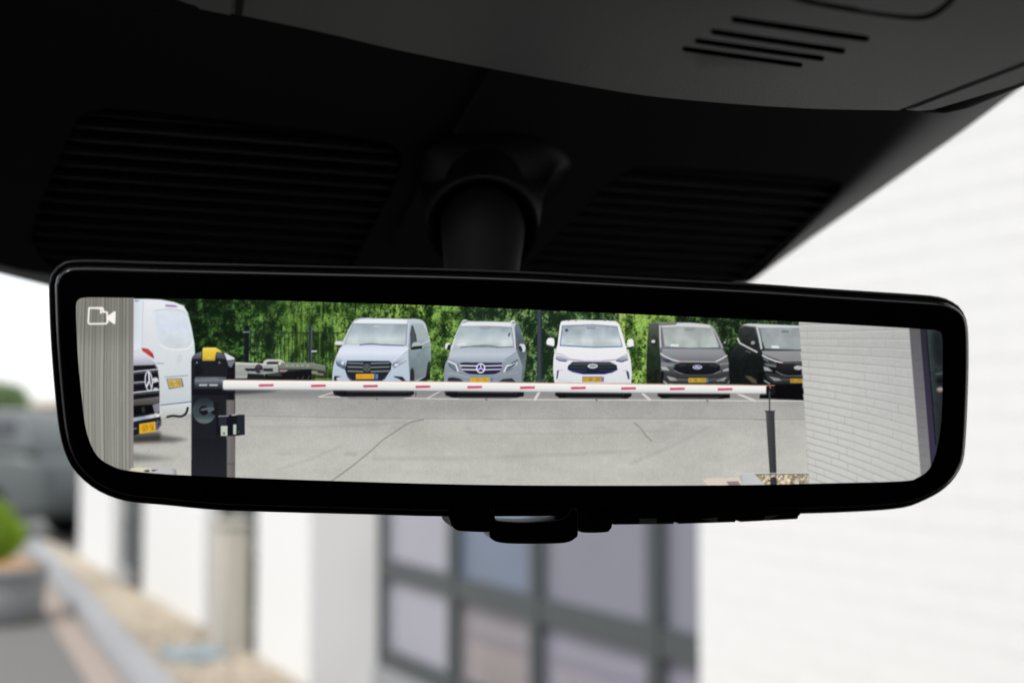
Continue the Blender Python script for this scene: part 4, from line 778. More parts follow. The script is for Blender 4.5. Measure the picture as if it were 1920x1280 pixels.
poly([(122,420),(140,375),(210,295),(362,240),(362,412)], ('v', [(240, (122, 126, 134)), (420, (72, 76, 84))]), vL, BAR); poly([(700,268),(850,275),(925,370),(945,430),(705,405)], ('v', [(268, (100, 102, 114)), (420, (64, 66, 76))]), vL, BAR)
w = part('barrier_lamp_picture', BAR); poly([(378,460),(378,185),(402,146),(690,144),(790,200),(862,268),(720,252),(695,300),(682,462)], ('v', [(144, (246, 222, 120)), (230, (232, 198, 64)), (380, (214, 184, 62)), (462, (176, 150, 50))]), vL, w); ell(540, 392, 60, 14, (226, 212, 150), vL, alpha=.7)
poly([(890,268),(950,290),(1130,380),(1165,430),(965,450),(925,345)], (216, 219, 226), vL, BAR); poly([(968,460),(1165,445),(1150,520),(1080,620),(1010,600)], (112, 118, 124), vL); poly([(980,600),(1080,620),(1140,500),(1140,900),(980,900)], (24, 22, 26), vL); stroke([(855,280),(925,350),(965,460)], 14, (92, 66, 100), vL, alpha=.7)
for x in (245, 785): ell(x, 505, 22, 20, (150, 156, 156), vL)
poly([(190,560),(330,560),(420,700),(300,840),(180,840)], (22, 22, 28), vL, alpha=.7, soft=1); poly([(205,850),(945,850),(950,905),(200,905)], ('h', [(205, (92, 100, 106)), (700, (112, 120, 126)), (950, (76, 86, 90))]), vL)
rect(188, 905, 885, 1140, ('v', [(905, (128, 134, 142)), (975, (96, 102, 112)), (1040, (64, 68, 78)), (1140, (34, 36, 44))]), vL, idn=BAR)
for x0, x1 in ((295, 492), (540, 742)): rect(x0, 1024, x1, 1066, (188, 192, 192), vL)
ell(300, 892, 14, 10, (60, 66, 74), vL); ell(800, 892, 14, 10, (60, 66, 74), vL); rect(120, 1145, 960, 1290, (20, 22, 28), vL)
t = part('barrier_disc_picture', BAR); ell(425, 505, 285, 315, ('v', [(190, (34, 40, 46)), (420, (58, 68, 74)), (640, (60, 74, 78)), (760, (98, 112, 114)), (820, (80, 90, 90))]), vM, t); poly([(640,300),(760,300),(760,660),(560,560),(660,470)], (26, 26, 30), vM); ell(410, 500, 112, 118, (32, 28, 38), vM); poly([(340,470),(500,430),(640,440),(660,480),(550,555),(480,490),(380,510)], (84, 96, 100), vM, smooth=True); ell(430, 560, 80, 40, (24, 22, 30), vM)
t = part('card_reader_picture', BAR); poly([(700,640),(760,610),(1000,615),(1390,600),(1395,1085),(1150,1110),(820,1115),(730,1085),(700,1000)], (22, 23, 30), vM, t); stroke([(770,640),(1000,632)], 26, (150, 160, 164), vM); stroke([(1090,615),(1190,605)], 26, (190, 190, 196), vM); rect(770, 665, 960, 870, (40, 42, 52), vM); rect(1210, 620, 1380, 1070, (34, 38, 46), vM)
rect(820, 870, 980, 1112, (190, 196, 184), vM); ell(895, 1050, 26, 24, (70, 72, 84), vM); rect(1118, 835, 1192, 1075, (182, 196, 186), vM); ell(1245, 1015, 16, 20, (110, 100, 60), vM)
BOOM = part('barrier_boom_picture', None, 'long white barrier boom with red reflectors across the display')
poly([(421,712.4),(600,713.8),(820,715.6),(1110,719.2),(1437,723),(1437,737.6),(1110,735),(820,732),(421,729.4),(418,727),(418,715)], (238, 237, 235), idn=BOOM)
for f, c, al in ((.10, (252, 248, 240), .8), (.55, (232, 232, 232), .7), (.82, (214, 214, 212), .8), (.96, (196, 196, 194), .7)):
    stroke([(420,712.4+17*f),(820,715.6+16.4*f),(1110,719.2+15.8*f),(1436,723+14.6*f)], 4.2, c, alpha=al, soft=1.2)
stroke([(421,712.2),(820,715.2),(1110,718.9),(1437,722.6)], 1.1, (206, 130, 110), alpha=.7); stroke([(440,730),(820,732.8),(1110,735.6),(1437,738.2)], 1.2, (90, 88, 90), alpha=.6)
for x, y in ((499,722.2),(597,723),(694.7,723.7),(793,724.8),(890,725.6),(989,726.5),(1084.5,727.2),(1178.5,728),(1270,728.8),(1359.6,729.6)):
    poly([(x-14,y-2),(x+13.5,y-2.4),(x+14,y+1.6),(x-13.5,y+2.4)], (196, 74, 104), idn=part('reflector_picture', BOOM))
EP = part('boom_rest_picture', None, 'dark slim boom rest post at the right of the display')
poly([(515,1040),(625,1026),(632,1110),(590,1150),(560,1160),(515,1128)], (26, 24, 28), vH, EP); stroke([(512,1028),(620,1026)], 10, (214, 150, 96), vH); stroke([(565,1040),(570,1060)], 9, (226, 180, 150), vH)
stroke([(130,590),(131,702)], 8, (70, 72, 74), vI, EP); poly([(108,702),(158,702),(173,1126),(136,1126)], ('h', [(108, (96, 96, 98)), (125, (66, 67, 69)), (165, (54, 55, 57))]), vI, EP); stroke([(106,703),(160,703)], 6, (40, 42, 44), vI)
# bottom right corner: kerb stones, gravel
GR = part('gravel_picture', None, 'stony gravel patch at the bottom right of the display')
poly([(845,215),(1600,205),(1720,350),(980,365)], (158, 146, 122), vQ, GR)
leaves([(850,222),(1600,212),(1700,350),(985,352)], 561, (74, 62, 46), (226, 214, 186), 1.98, 41, T=vQ, dens=.42, cell=9, contrast=1.2)
stroke([(850,215),(1600,208)], 10, (70, 62, 56), vQ, alpha=.8)
poly([(660,205),(845,205),(1000,360),(660,370),(630,280)], ('h', [(630, (168, 168, 172)), (700, (192, 193, 194)), (1000, (198, 199, 198))]), vQ, GR); stroke([(660,204),(1600,192)], 12, (206, 206, 206), vQ)
poly([(130,285),(220,262),(640,258),(680,372),(200,375)], (216, 204, 190), vQ, GR); poly([(455,312),(620,308),(665,372),(500,375)], (142, 128, 128), vQ); stroke([(440,262),(560,230)], 12, (196, 176, 166), vQ, alpha=.7)
poly([(136,1126),(135,1080),(171,1080),(173,1126)], (54, 55, 57), vI, EP)

# ---- white brick wall on the right -------------------------------------------
BRK = part('brick_wall_picture', None, 'white painted brick wall at the right of the display')
ed = [(1497.5,598)]; 
for k in range(24): y = 609+13*k; ed += [(1498+k*.82+(.9 if k % 2 else 0), y), (1498.3+(k+1)*.82+(.9 if k % 2 else 0), y+12.5)]
poly(ed+[(1790,925),(1790,598)], ('h', [(1498, (194, 195, 191)), (1560, (197, 197, 194)), (1640, (191, 191, 189)), (1715, (184, 184, 182))]), idn=BRK, grain=4.5, cloud=3, cell=22)
rect(1495, 596, 1790, 680, (120, 120, 120), alpha=.14, soft=14); rect(1495, 800, 1790, 925, (214, 214, 208), alpha=.25, soft=20)
for k in range(-3, 24):
    yl = 635+13*k; yr = 636+18.3*k; L_ = []
    for i in range(15):
        u = i/14; x = 1498+.82*(k+2)+u*(1704+max(0, k)*1.5-1498-.82*(k+2)); L_.append((x, yl+(yr-yl)*(.72*u+.28*u*u)+prs.uniform(-.5, .5)))
    stroke([(x, y-1.2) for x, y in L_], 2.2, (168, 168, 163), alpha=.5, soft=.7); stroke(L_, 1.6, (154, 154, 149), alpha=.68, soft=.5); stroke([(x, y+1.9) for x, y in L_], 2.0, (212, 212, 206), alpha=.5, soft=.5)
    n = 5
    for j in range(n):
        u = (j+.5*(k % 2)+prs.uniform(-.1, .1))/n; i = min(13, max(0, int(u*14))); x, y = L_[i]
        stroke([(x, y), (x+.4, y+13+5*u)], 1.2, (158, 158, 153), alpha=prs.choice([.15, .25, .6]), soft=.4)
poly([(97,40),(178,40),(265,1110),(190,1290),(187,1160)], ('v', [(40, (92, 91, 95)), (600, (112, 110, 114)), (1200, (134, 133, 134))]), vO, BRK, grain=3)
for k in range(17): y = 75+72*k; stroke([(100+6*k,y),(182+5*k,y+3+k*.8)], 4, (88, 87, 92), vO, alpha=.45, soft=.4); poly([(95+5.6*k,y+4),(102+5.6*k,y+4),(102+5.9*k,y+64),(99+5.9*k,y+70)], (176, 176, 172), vO, alpha=.6)
w = part('window_picture', None, 'dark window strip at the right end of the display')
poly([(178,40),(420,40),(420,1300),(230,1300),(262,1100)], ('h', [(178, (48, 56, 58)), (250, (56, 66, 66)), (300, (42, 48, 50)), (350, (36, 40, 44))]), vO, w, cloud=7, cell=20)
poly([(178,40),(216,40),(300,960),(290,1300),(230,1300),(262,1090)], ('v', [(40, (44, 42, 54)), (900, (58, 52, 74)), (1200, (50, 46, 62))]), vO, part('window_frame_picture', w)); stroke([(225,66),(268,560),(298,930)], 10, (24, 26, 30), vO)
poly([(280,90),(345,100),(350,300),(300,330),(270,220)], (22, 28, 28), vO, alpha=.6, soft=4); ell(332, 520, 26, 16, (170, 176, 172), vO, soft=1.5); stroke([(300,405),(345,398)], 10, (88, 100, 104), vO, soft=1); stroke([(320,525),(345,527)], 8, (190, 70, 80), vO, soft=.8); ell(330, 455, 30, 24, (20, 22, 26), vO, soft=2)

pic[:] = np.clip(pic+prs.randn(1, PW, 1)*.8+gauss(prs.randn(PH, PW).astype(np.float32), .7)[..., None]*3.0, 0, 255)
pic = gauss(pic, 0.9)

# ---- the picture, laid into the plane of the display as one part per thing it shows -----
def srgb2lin(a): a = np.clip(a/255.0, 0, 1); return np.where(a <= .04045, a/12.92, ((a+.055)/1.055)**2.4)
def screen_mat():
    m = bpy.data.materials.new('display_picture'); m.use_nodes = True; t = m.node_tree; b = t.nodes['Principled BSDF']
    b.inputs['Base Color'].default_value = (0, 0, 0, 1); b.inputs['Roughness'].default_value = .08; b.inputs['Specular IOR Level'].default_value = .25
    a = t.nodes.new('ShaderNodeVertexColor'); a.layer_name = 'picture'; t.links.new(a.outputs[0], b.inputs['Emission Color']); b.inputs['Emission Strength'].default_value = 1/2**EXPO
    return m
M_scr = screen_mat()
GS = 1.3; nx, ny = int((SX1-SX0)/GS), int((SY1-SY0)/GS)
gx = SX0+np.arange(nx+1)*GS; gy = SY0+np.arange(ny+1)*GS; GX, GY = np.meshgrid(gx, gy)
cx = np.clip((GX-SX0)*SS-.5, 0, PW-1.001); cy = np.clip((GY-SY0)*SS-.5, 0, PH-1.001); ix = cx.astype(int); iy = cy.astype(int); fx = (cx-ix)[..., None]; fy = (cy-iy)[..., None]
VC = (pic[iy, ix]*(1-fx)+pic[iy, ix+1]*fx)*(1-fy)+(pic[iy+1, ix]*(1-fx)+pic[iy+1, ix+1]*fx)*fy
VC = np.concatenate([srgb2lin(VC), np.ones(VC.shape[:2]+(1,))], -1).astype(np.float32)
# rays -> plane of the display, in the mirror's own frame
RX = (GX-960)/FPX; RY = (640-GY)/FPX
R3 = np.stack([RX, math.cos(PITCH)-RY*math.sin(PITCH), math.sin(PITCH)+RY*math.cos(PITCH)], -1)
nn = np.array(MNc); DZ = Mp0-MNc*.0005
D_ = float((DZ-CAM).dot(MNc))/(R3 @ nn); PT = R3*D_[..., None]+np.array(CAM)-np.array(Mp0)
CX = (gx[:-1]+gx[1:])/2; CY = (gy[:-1]+gy[1:])/2; CXX, CYY = np.meshgrid(CX, CY)
cid = pid[((CYY-SY0)*SS).astype(int), ((CXX-SX0)*SS).astype(int)]
hc = np.array(HOLE).mean(0); big = np.array([(x+(3 if x > hc[0] else -3), y+(3 if y > hc[1] else -3)) for x, y in HOLE])
live = inside(big, CXX, CYY)
objs = {}
for k, (nm, par, lab) in enumerate(PARTS):
    sel = np.argwhere((cid == k) & live)
    if len(sel) < 4: continue
    r, c = sel[:, 0], sel[:, 1]; W1 = nx+1
    quad = np.stack([(r+1)*W1+c, (r+1)*W1+c+1, r*W1+c+1, r*W1+c], 1); uq, inv = np.unique(quad, return_inverse=True); inv = inv.reshape(-1)
    me = bpy.data.meshes.new(nm); me.vertices.add(len(uq)); me.vertices.foreach_set('co', PT.reshape(-1, 3)[uq].astype(np.float32).ravel())
    me.loops.add(len(inv)); me.loops.foreach_set('vertex_index', inv.astype(np.int32)); me.polygons.add(len(quad)); me.polygons.foreach_set('loop_start', np.arange(0, 4*len(quad), 4, dtype=np.int32))
    me.update(calc_edges=True); ca = me.color_attributes.new('picture', 'FLOAT_COLOR', 'POINT'); ca.data.foreach_set('color', VC.reshape(-1, 4)[uq].ravel())
    p = objs.get(par, mir) if par is not None else mir
    o = link(nm, me, M_scr, p)
    if lab: o['label'] = lab
    objs[k] = o
del pic, VC, PT, R3

# ======================================================================
# OUTSIDE: yard, white office building, planting, parked car
# ======================================================================
M_asph = mat('asphalt', (.17, .167, .162), .9, .3, bump=.4, scale=60, vary=.25, detail=6)
M_pave = mat('pink_paving', (.36, .30, .26), .85, .3, bump=.3, scale=30, vary=.2)
M_kerb = mat('concrete_kerb', (.34, .345, .36), .8, .3, bump=.3, scale=25, vary=.15)
M_bed = mat('sandy_bed', (.36, .30, .23), .95, .2, bump=.5, scale=30, vary=.3)
M_peb = mat('pale_pebble', (.46, .40, .32), .8, .3, vary=.35, scale=9)
M_white = mat('white_painted_brick', (.80, .80, .79), .7, .3, bump=.25, scale=70, vary=.04)
M_wall2 = mat('white_painted_wall', (.80, .80, .79), .7, .3, bump=.3, scale=50, vary=.03)
M_frame = mat('grey_green_frame', (.066, .076, .08), .5, .5, vary=.08, scale=5)
M_beige = mat('beige_stone', (.50, .47, .41), .8, .3, bump=.4, scale=30, vary=.15)
M_plate = mat('blue_grey_plate', (.27, .33, .36), .6, .4, vary=.1, scale=10)
M_plant = mat('grey_planter', (.26, .27, .28), .8, .3, bump=.3, scale=20, vary=.12)
M_soil = mat('bark_mulch', (.46, .27, .14), .95, .1, bump=.8, scale=60, vary=.4)
M_far = mat('cream_render', (.62, .56, .45), .85, .2, vary=.08, scale=1.5)
M_roofm = mat('grey_roofing', (.2, .2, .21), .8, .3, vary=.1, scale=3)
def leafmat(name, c):
    m = mat(name, c, .55, .35, vary=.55, scale=3.5); b = m.node_tree.nodes['Principled BSDF']
    t = m.node_tree; tl = t.nodes.new('ShaderNodeBsdfTranslucent'); ms = t.nodes.new('ShaderNodeMixShader'); ms.inputs[0].default_value = .58
    t.links.new(b.inputs['Base Color'].links[0].from_socket, tl.inputs[0]); t.links.new(b.outputs[0], ms.inputs[1]); t.links.new(tl.outputs[0], ms.inputs[2]); t.links.new(ms.outputs[0], t.nodes['Material Output'].inputs[0]); return m
M_box = leafmat('boxwood_leaf', (.34, .50, .05)); M_tree = leafmat('tree_leaf', (.18, .27, .10)); M_bark = mat('bark', (.12, .09, .06), .9, .2, bump=.6, scale=25, vary=.3)
def glass(name, c, v=.12, sc=1.3):  # opaque pane; reflections of cloud and ground painted into its base colour
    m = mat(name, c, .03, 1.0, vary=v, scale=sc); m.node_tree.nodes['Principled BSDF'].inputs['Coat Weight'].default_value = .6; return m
M_glass = glass('lilac_reflection_tint', (.32, .32, .385)); M_gl_blue = glass('blue_reflection_tint', (.16, .20, .28), .5, .9); M_gl_mid = glass('violet_grey_reflection_tint', (.22, .225, .275), .2, 1.0)
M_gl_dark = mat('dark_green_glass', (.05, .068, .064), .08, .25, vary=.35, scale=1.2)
M_gl_pink = glass('rosy_reflection_tint', (.26, .235, .26), .28, 1.6); M_gl_dusk = glass('mauve_reflection_tint', (.25, .24, .30), .25, 1.4)

def flat(name, pts, z, m, kind='structure'):
    me = wmesh(name, [Vector((p[0], p[1], z)) for p in pts], [tuple(range(len(pts)))]); return link(name, me, m, kind=kind)
flat('ground', [(-900,-900),(900,-900),(900,900),(-900,900)], 0, M_asph)
# facade frame: s runs away from the camera along the building, q out towards the yard
FT = Vector((-.4224, .9064, 0)); FN = Vector((-.9064, -.4224, 0)); F0 = Vector((.9064, .4224, 0))*2.29
def fw(s, q, z): return F0+FT*s+FN*q+Vector((0, 0, z))
def fbox(name, s0, s1, q0, q1, z0, z1, m, parent, bevel=0, **k):
    v, f = frame_box(fw(s0, q0, z0), FT*(s1-s0), FN*(q1-q0), Vector((0, 0, z1-z0))); return solid(name, v, f, m, parent, bevel=bevel, **k)
ka, kb = G(94, 1067), G(262, 1274); kd = (kb-ka).normalized(); kn = Vector((kd.y, -kd.x, 0)); kn = kn if kn.dot(FN) > 0 else -kn
k0, k1 = ka-kd*9, kb+kd*7
v, f = frame_box(k0-kn*.10, k1-k0, kn*.20, Vector((0, 0, .11))); solid('kerb', v, f, M_kerb, bevel=.015, kind='structure')
flat('gravel_bed', [k0-kn*.10, k1-kn*.10, fw(-2, .0, 0), fw(24, .0, 0)], .05, M_bed)
flat('path', [k0+kn*.10, k1+kn*.10, k1+kn*.29, k0+kn*.29], .004, M_pave)
rs = random.Random(5); v = []; f = []
ico = bmesh.new(); bmesh.ops.create_icosphere(ico, subdivisions=1, radius=1); iv = [q.co.copy() for q in ico.verts]; jf = [tuple(q.index for q in t.verts) for t in ico.faces]; ico.free()
for _ in range(4200):
    t = rs.uniform(.25, 1); a = k0-kn*.12+(k1-k0)*t; s = (a-F0).dot(FT); q = (a-F0).dot(FN)
    if q < .06: continue
    c = fw(s, rs.uniform(.03, q-.02), .055); r = rs.uniform(.014, .034); m3 = Matrix.Rotation(rs.uniform(0, 6.3), 3, 'Z'); k = len(v)
    for p in iv:
        w = m3 @ Vector((p.x*r*1.25, p.y*r, p.z*r*.7)); v.append(c+w+Vector((0, 0, rs.uniform(-.001, .001))))
    f += [tuple(i+k for i in t_) for t_ in jf]
me = wmesh('pebbles', v, f, fix=False); link('pebbles', me, M_peb, smooth=True, kind='stuff')

def place_s(px, q):                                    # where along the glazing a measured column falls
    n = FN; p0 = fw(0, q, 0); r = ray(px, 800); t = (p0-CAM).dot(n)/r.dot(n); w = CAM+r*t; return (w-F0).dot(FT)
PIL = [(place_s(583, 0), place_s(484, 0)), (place_s(387, 0), place_s(272, 0)), (place_s(214, 0), place_s(152, 0))]; SE = PIL[2][1]
bld = thing('office_building', 'white painted brick office building with grey framed windows, filling the right', 'building', tuple(fw(6, 0, 0)))
RC = .42
fbox('wall', -5, 3.607, -.40, -.0013, 0, 4.2, M_wall2, bld)
fbox('lintel_wall', 3.607, SE, -.40, 0, 2.75, 4.2, M_wall2, bld)
fbox('roof', -5.1, SE+.05, -9, .08, 4.2, 4.45, M_roofm, bld)
fbox('rear_wall', -5, SE, -9, -8.8, 0, 4.2, M_wall2, bld); fbox('end_wall', SE-.2, SE, -8.8, -.42, 0, 4.2, M_wall2, bld)
for a, b in PIL: fbox('pillar', a, b, -.44, 0, 0, 2.75, M_wall2, bld, bevel=.004)
fbox('plinth', 3.607, PIL[2][0], -.50, -.36, 0, .14, M_kerb, bld)
# brickwork of the near wall
bw, bh, jt = .2205, .0615, .0025; bme = None
rows = range(int(.30/(bh+jt)), int(2.75/(bh+jt)))
for r in rows:
    s1 = 3.607; z = r*(bh+jt); first = True; c = 0
    while s1 > 2.02:
        L = bw if not (first and r % 2) else (bw-.001)/2
        if bme is None or first and r % 2:
            o = fbox('brick', s1-L, s1, -.0013, rs.uniform(-.0004, .0005), z, z+bh, M_white, bld, bevel=.0012)
            if not (first and r % 2): bme = o.data; bo = fw(s1, 0, z)
        else:
            o = bpy.data.objects.new('brick', bme); COL.objects.link(o); o.parent = bld; o.location = (fw(s1, rs.uniform(-.0004, .0005), z)-bo)
        s1 -= L+.001; first = False
for s0, s1 in ((-4.99, 2.02),):                        # the rest of the courses, beyond the picture
    v = []; f = []
    for r in range(2, int(4.15/(bh+jt))):
        k = len(v); a, b = frame_box(fw(s0, -.0013, r*(bh+jt)), FT*(s1-s0-jt), FN*.0013, Vector((0, 0, bh))); v += a; f += [tuple(i+k for i in t) for t in b]
    me = wmesh('brick_courses', v, f, bld); link('brick_courses', me, M_white, bld, kind='stuff')
# glazing
sm = [3.50, 3.93, 4.86, 5.86, 6.80, 7.48]
mull = [place_s(x, -RC) for x in (1232, 1010, 855, 733)]
zt = [.14, .72, 2.75]
edges = [3.45]+mull; edges[-1] = PIL[0][0]+.03
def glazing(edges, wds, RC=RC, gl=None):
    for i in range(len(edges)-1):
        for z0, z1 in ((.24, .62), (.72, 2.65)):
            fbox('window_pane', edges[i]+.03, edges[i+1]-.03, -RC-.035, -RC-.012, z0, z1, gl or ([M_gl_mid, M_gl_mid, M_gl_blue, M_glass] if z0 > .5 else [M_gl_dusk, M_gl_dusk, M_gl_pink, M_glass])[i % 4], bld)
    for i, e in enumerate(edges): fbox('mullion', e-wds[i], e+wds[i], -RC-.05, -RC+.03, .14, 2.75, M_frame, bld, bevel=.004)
    a, b = edges[0], edges[-1]
    for z0, z1 in ((.14, .24), (.615, .725), (2.65, 2.745)):
        for i in range(len(edges)-1): fbox('transom', edges[i]+wds[i], edges[i+1]-wds[i+1], -RC-.048, -RC+.022, z0, z1, M_frame, bld, bevel=.004)
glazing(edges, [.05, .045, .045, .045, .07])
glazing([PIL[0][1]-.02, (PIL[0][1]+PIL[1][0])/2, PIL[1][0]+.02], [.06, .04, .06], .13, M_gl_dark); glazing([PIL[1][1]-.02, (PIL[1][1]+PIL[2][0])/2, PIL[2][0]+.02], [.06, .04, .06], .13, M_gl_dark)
fbox('back_room_wall', 3.3, SE-.25, -3.2, -3.1, .1, 4.1, M_far, bld)

post = G(432, 1236); pt_ = thing('stone_post', 'square beige stone post standing between the white pillars', 'post', tuple(post))
v, f = frame_box(post-FT*.12-FN*.10+Vector((0, 0, 0)), FT*.24, FN*.2, Vector((0, 0, .83))); solid('shaft', v, f, M_beige, pt_, bevel=.02, seg=3)
v, f = frame_box(post-FT*.135-FN*.115+Vector((0, 0, .832)), FT*.27, FN*.23, Vector((0, 0, .04))); solid('cap', v, f, M_beige, pt_, bevel=.012, seg=3)
dc = G(362, 1222, .09); dt = thing('drain_cover', 'pale blue grey square plate lying in the pebble bed before the beige post', 'drain cover', (dc.x, dc.y, .0))
v, f = frame_box(dc-FT*.24-FN*.17-Vector((0, 0, .06)), FT*.48, FN*.34, Vector((0, 0, .07))); solid('plate', v, f, M_plate, dt, bevel=.01)
v, f = frame_box(dc-FT*.05-FN*.012+Vector((0, 0, .0102)), FT*.10, FN*.024, Vector((0, 0, .008))); solid('lift_handle', v, f, M_frame, dt, bevel=.003)

# ---- boxwood in a planter ---------------------------------------------------------
def leaf_cloud(name, n, centre, rad, size, m, parent, seed, lumps=18, squash=1.0, hollow=.55):
    r = random.Random(seed); L = []
    for _ in range(lumps):
        d = Vector((r.gauss(0, 1), r.gauss(0, 1), r.gauss(0, 1))).normalized(); L.append((d, r.uniform(.80, 1.12)))
    v = []; f = []
    for _ in range(n):
        d = Vector((r.gauss(0, 1), r.gauss(0, 1), r.gauss(0, 1))).normalized()
        k = max(L, key=lambda t: t[0].dot(d)); R_ = k[1]*(1-.18*(1-k[0].dot(d))); rr = R_*(hollow+(1-hollow)*r.random()**.4)
        c = centre+Vector((d.x*rad*rr, d.y*rad*rr, d.z*rad*squash*rr)); a = Vector((r.gauss(0, 1), r.gauss(0, 1), r.gauss(0, 1))).normalized(); b = a.orthogonal().normalized()
        b = (Matrix.Rotation(r.uniform(0, 6.3), 3, a) @ b); e = a.cross(b); s = size*r.uniform(.6, 1.3); k = len(v)
        v += [c-b*s, c-e*s*.45+a*s*.12, c+b*s, c+e*s*.45+a*s*.12]; f.append((k, k+1, k+2, k+3))
    me = wmesh(name, v, f, parent, fix=False); return link(name, me, m, parent)
pb = G(-2, 1165); pl = thing('planter', 'grey concrete planter holding a clipped bush, left of the kerb', 'planter', tuple(pb))
pr = [[pb+Vector((math.cos(a)*r, math.sin(a)*r, z)) for a in [2*math.pi*i/28 for i in range(28)]] for r, z in ((.26, 0), (.31, .04), (.33, .22), (.34, .36), (.36, .37), (.36, .42), (.33, .42), (.325, .34))]
v, f = loft(pr, True, False); solid('pot', v, f, M_plant, pl, True)
v = [pb+Vector((math.cos(a)*.327, math.sin(a)*.327, .385+.02*math.sin(5*a))) for a in [2*math.pi*i/28 for i in range(28)]]; solid('mulch', v+[pb+Vector((.12, -.05, .47))], [(i, (i+1) % 28, 28) for i in range(28)], M_soil, pl)
bc = pb+Vector((-.10, .02, .64)); bu = thing('boxwood_bush', 'bright green clipped bush growing in the grey planter', 'bush', (pb.x, pb.y, .4))
leaf_cloud('foliage', 4600, bc, .26, .02, M_box, bu, 3, lumps=40, hollow=.7)
for k in range(5):
    a = 2*math.pi*k/5; p0 = pb+Vector((.03*math.cos(a), .03*math.sin(a), .39)); p1 = bc+Vector((.12*math.cos(a), .12*math.sin(a), .08)); d = (p1-p0).normalized(); e = d.orthogonal().normalized(); g_ = d.cross(e)
    v, f = loft([circle(p0, e, g_, .012, n=8), circle(p1, e, g_, .004, n=8)]); solid('stem', v, f, M_bark, bu)

# ---- trees and a low building beyond the yard -----------------------------------------
def tree(x, y, h, rad, label, seed, leaf=.10, n=1700):
    t = thing('tree', label, 'tree', (x, y, 0)); b = Vector((x, y, 0)); r = random.Random(seed); cc = b+Vector((0, 0, h-rad*.9))
    v, f = loft([circle(b+Vector((0.05*math.sin(z*2), 0, z*h*.62)), RT, Vector((0, 1, 0)), .16*(1-.65*z)*h/5, n=10) for z in (0, .1, .4, .7, 1)]); solid('trunk', v, f, M_bark, t, True)
    for k in range(6):
        a = 2*math.pi*k/6+r.uniform(-.3, .3); p0 = b+Vector((0, 0, h*r.uniform(.35, .6))); p1 = cc+Vector((math.cos(a)*rad*.7, math.sin(a)*rad*.7, r.uniform(-.2, .5)*rad)); d = (p1-p0).normalized(); e = d.orthogonal().normalized(); g_ = d.cross(e)
        v, f = loft([circle(p0, e, g_, .05*h/5, n=7), circle(p1, e, g_, .012, n=7)]); solid('branch', v, f, M_bark, t)
    leaf_cloud('crown', n, cc, rad, leaf, M_tree, t, seed, lumps=16, squash=.9, hollow=.35)
def gp(px, Z): return (px-960)/FPX*Z, Z
tree(*gp(2, 44), 2.9, .95, 'rounded green tree behind the parked car, at the left edge', 11)
hb = thing('far_building', 'low cream building far beyond the grey car, just left of the mirror', 'building', (*gp(30, 62), 0))
x0, y0 = gp(-260, 60); x1, y1 = gp(150, 64)
def fb(name, a, b, z0, z1, m): v, f = frame_box(Vector((x0+a[0], y0+a[1], z0)), Vector((b[0]-a[0], 0, 0)), Vector((0, b[1]-a[1], 0)), Vector((0, 0, z1-z0))); return solid(name, v, f, m, hb)
Lb = x1-x0; fb('wall', (0, 0), (Lb, 6), 0, 2.35, M_far); fb('roof', (-.3, -.3), (Lb+.3, 6.3), 2.352, 2.55, M_far)
for k in range(4): wn = fb('window', (1+k*2.3, -.03), (2.2+k*2.3, -.003), .9, 1.9, M_glass)

# ---- grey car at the left -------------------------------------------------------------
M_paint = mat('grey_green_car_paint', (.11, .125, .128), .45, .4, metal=.2, coat=.15, vary=.04, scale=2); M_tyre = mat('tyre_rubber', (.02, .02, .021), .85, .3, bump=.3, scale=60, vary=.2)
M_rim = mat('alloy', (.5, .5, .52), .3, .5, metal=.9, vary=.05, scale=20); M_cglass = mat('car_glass', (.03, .035, .04), .04, .8, vary=.05, scale=2); M_lens = mat('headlight_lens', (.65, .68, .7), .1, .8, coat=.5, vary=.05, scale=15); M_plast = mat('black_car_plastic', (.025, .025, .027), .6, .4, vary=.2, scale=30)
car = thing('parked_car', 'large dark grey car parked beyond the planter, mostly hidden by the mirror', 'car', tuple(G(140, 1022)))
ce = G(168, 1016); cd = Vector((-.94, .34, 0)).normalized(); cn = Vector((-cd.y, cd.x, 0)); cn = cn if cn.y < 0 else -cn      # cd: towards the rear, cn: side facing the camera
def cc_(l, w, z): return ce+cd*(4.65-l)+cn*w+Vector((0, 0, z))
def sect(l, hw, z0, z1, r, tum=0.0):
    out = []
    for (sx, sz) in ((1, 0), (1, 1), (-1, 1), (-1, 0)):
        for k in range(5):
            a = {(1,0): -90, (1,1): 0, (-1,1): 90, (-1,0): 180}[(sx, sz)]+22.5*k; cx_ = sx*(hw-(tum if sz else 0)-r); cz_ = (z1-r) if sz else (z0+r)
            out.append(cc_(l, cx_+r*math.cos(math.radians(a)), cz_+r*math.sin(math.radians(a))))
    return out
cwid = .95
v, f = loft([sect(l, w, a, b, r) for l, w, a, b, r in ((0, .70, .42, .82, .12), (.06, .84, .34, .95, .14), (.25, .92, .30, 1.03, .14), (.9, .95, .28, 1.10, .12), (1.5, .95, .28, 1.13, .12), (3.0, .95, .28, 1.14, .12), (4.2, .94, .30, 1.14, .12), (4.55, .88, .36, 1.08, .14), (4.65, .74, .44, .95, .12))]); body_o = solid('body', v, f, M_paint, car, True)
v, f = loft([sect(l, .90, 1.10, b, .10, t) for l, b, t in ((1.25, 1.16, .02), (1.75, 1.52, .13), (2.2, 1.66, .16), (3.2, 1.68, .16), (4.1, 1.62, .16), (4.5, 1.20, .05))]); solid('roof', v, f, M_paint, car, True)
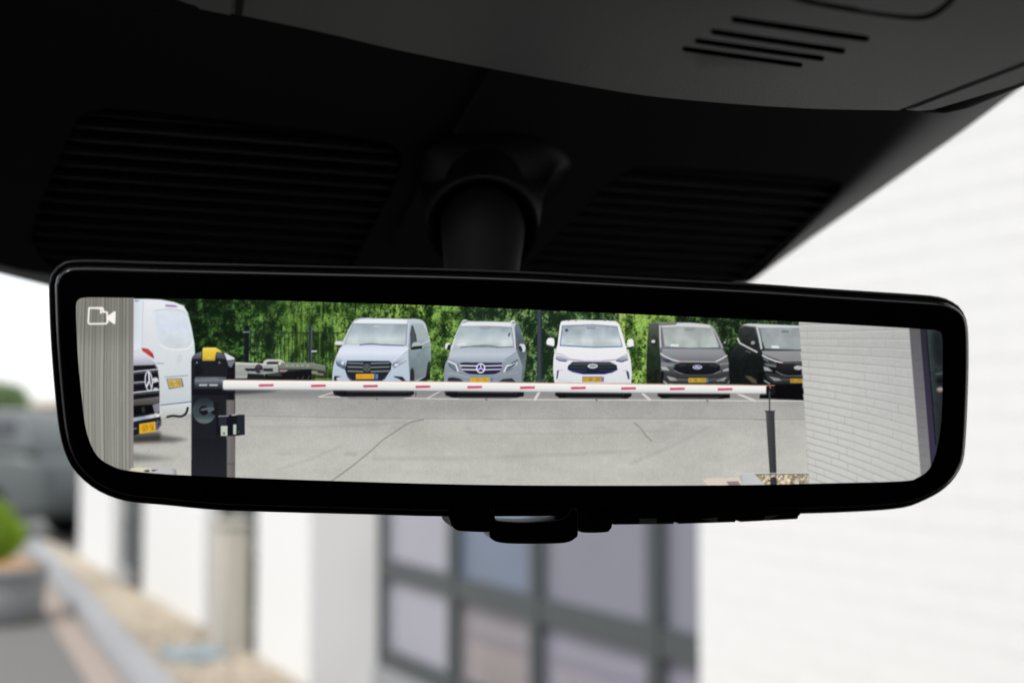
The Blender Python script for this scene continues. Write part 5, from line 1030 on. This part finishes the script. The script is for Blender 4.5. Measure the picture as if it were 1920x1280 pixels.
for s in (1, -1):
    for a, b in ((1.70, 2.55), (2.65, 3.45), (3.55, 4.15)):
        q = [(a, 1.17), (b, 1.17), (b-.05, 1.53), (a+.22 if a < 2 else a+.05, 1.53)]; v, f = prism(q, lambda p: cc_(p[0], s*(.905-.30*(p[1]-1.13)), p[1]), lambda p: cc_(p[0], s*(.86-.30*(p[1]-1.13)), p[1])); solid('side_window', v, f, M_cglass, car)
    m_ = [(1.62, 1.10), (1.80, 1.12), (1.82, 1.25), (1.66, 1.27)]; v, f = prism(m_, lambda p: cc_(p[0], s*.97, p[1]), lambda p: cc_(p[0], s*1.12, p[1])); solid('door_mirror', v, f, M_paint, car, bevel=.03)
    for l in (.82, 3.72):
        w_ = link('wheel', wmesh('wheel', *loft([circle(cc_(l, s*o_, .36), cd, Vector((0, 0, 1)), r, n=32) for o_, r in ((.70, .33), (.71, .36), (.93, .36), (.955, .33), (.955, .25))], True, False), car), M_tyre, car, True)
        v, f = loft([circle(cc_(l, s*o_, .36), cd, Vector((0, 0, 1)), r, n=32) for o_, r in ((.950, .25), (.935, .20), (.930, .05), (.945, .03))]); solid('rim', v, f, M_rim, w_, True)
        a_ = [(l+.46*math.cos(t), .36+.46*math.sin(t)) for t in [math.pi*i/14 for i in range(15)]]+[(l+.36*math.cos(t), .36+.36*math.sin(t)) for t in [math.pi*(14-i)/14 for i in range(15)]]
        v, f = prism(a_, lambda p: cc_(p[0], s*.962, p[1]), lambda p: cc_(p[0], s*.80, p[1])); solid('wheel_arch', v, f, M_plast, car)
    v, f = prism([(.03, .74), (.42, .86), (.40, .98), (.08, .93)], lambda p: cc_(p[0], s*(.80+.30*min(p[0], .45)), p[1]), lambda p: cc_(p[0], s*.70, p[1])); solid('headlight', v, f, M_lens, car, bevel=.015)
v, f = frame_box(cc_(-.012, -.5, .48), cd*-.03, cn*1.0, Vector((0, 0, .28))); solid('grille', v, f, M_plast, car, bevel=.01)
v, f = prism([(1.30, 1.155), (1.74, 1.50)], lambda p: cc_(p[0]-.012, -.78, p[1]+.01), lambda p: cc_(p[0]-.012, .78, p[1]+.01)); 
v = [cc_(1.24, -.76, 1.165), cc_(1.24, .76, 1.165), cc_(1.73, .68, 1.53), cc_(1.73, -.68, 1.53)]; v += [p+Vector((0, 0, -.03)) for p in v]; solid('windscreen', v, [(0,1,2,3),(7,6,5,4),(0,4,5,1),(1,5,6,2),(2,6,7,3),(3,7,4,0)], M_cglass, car)
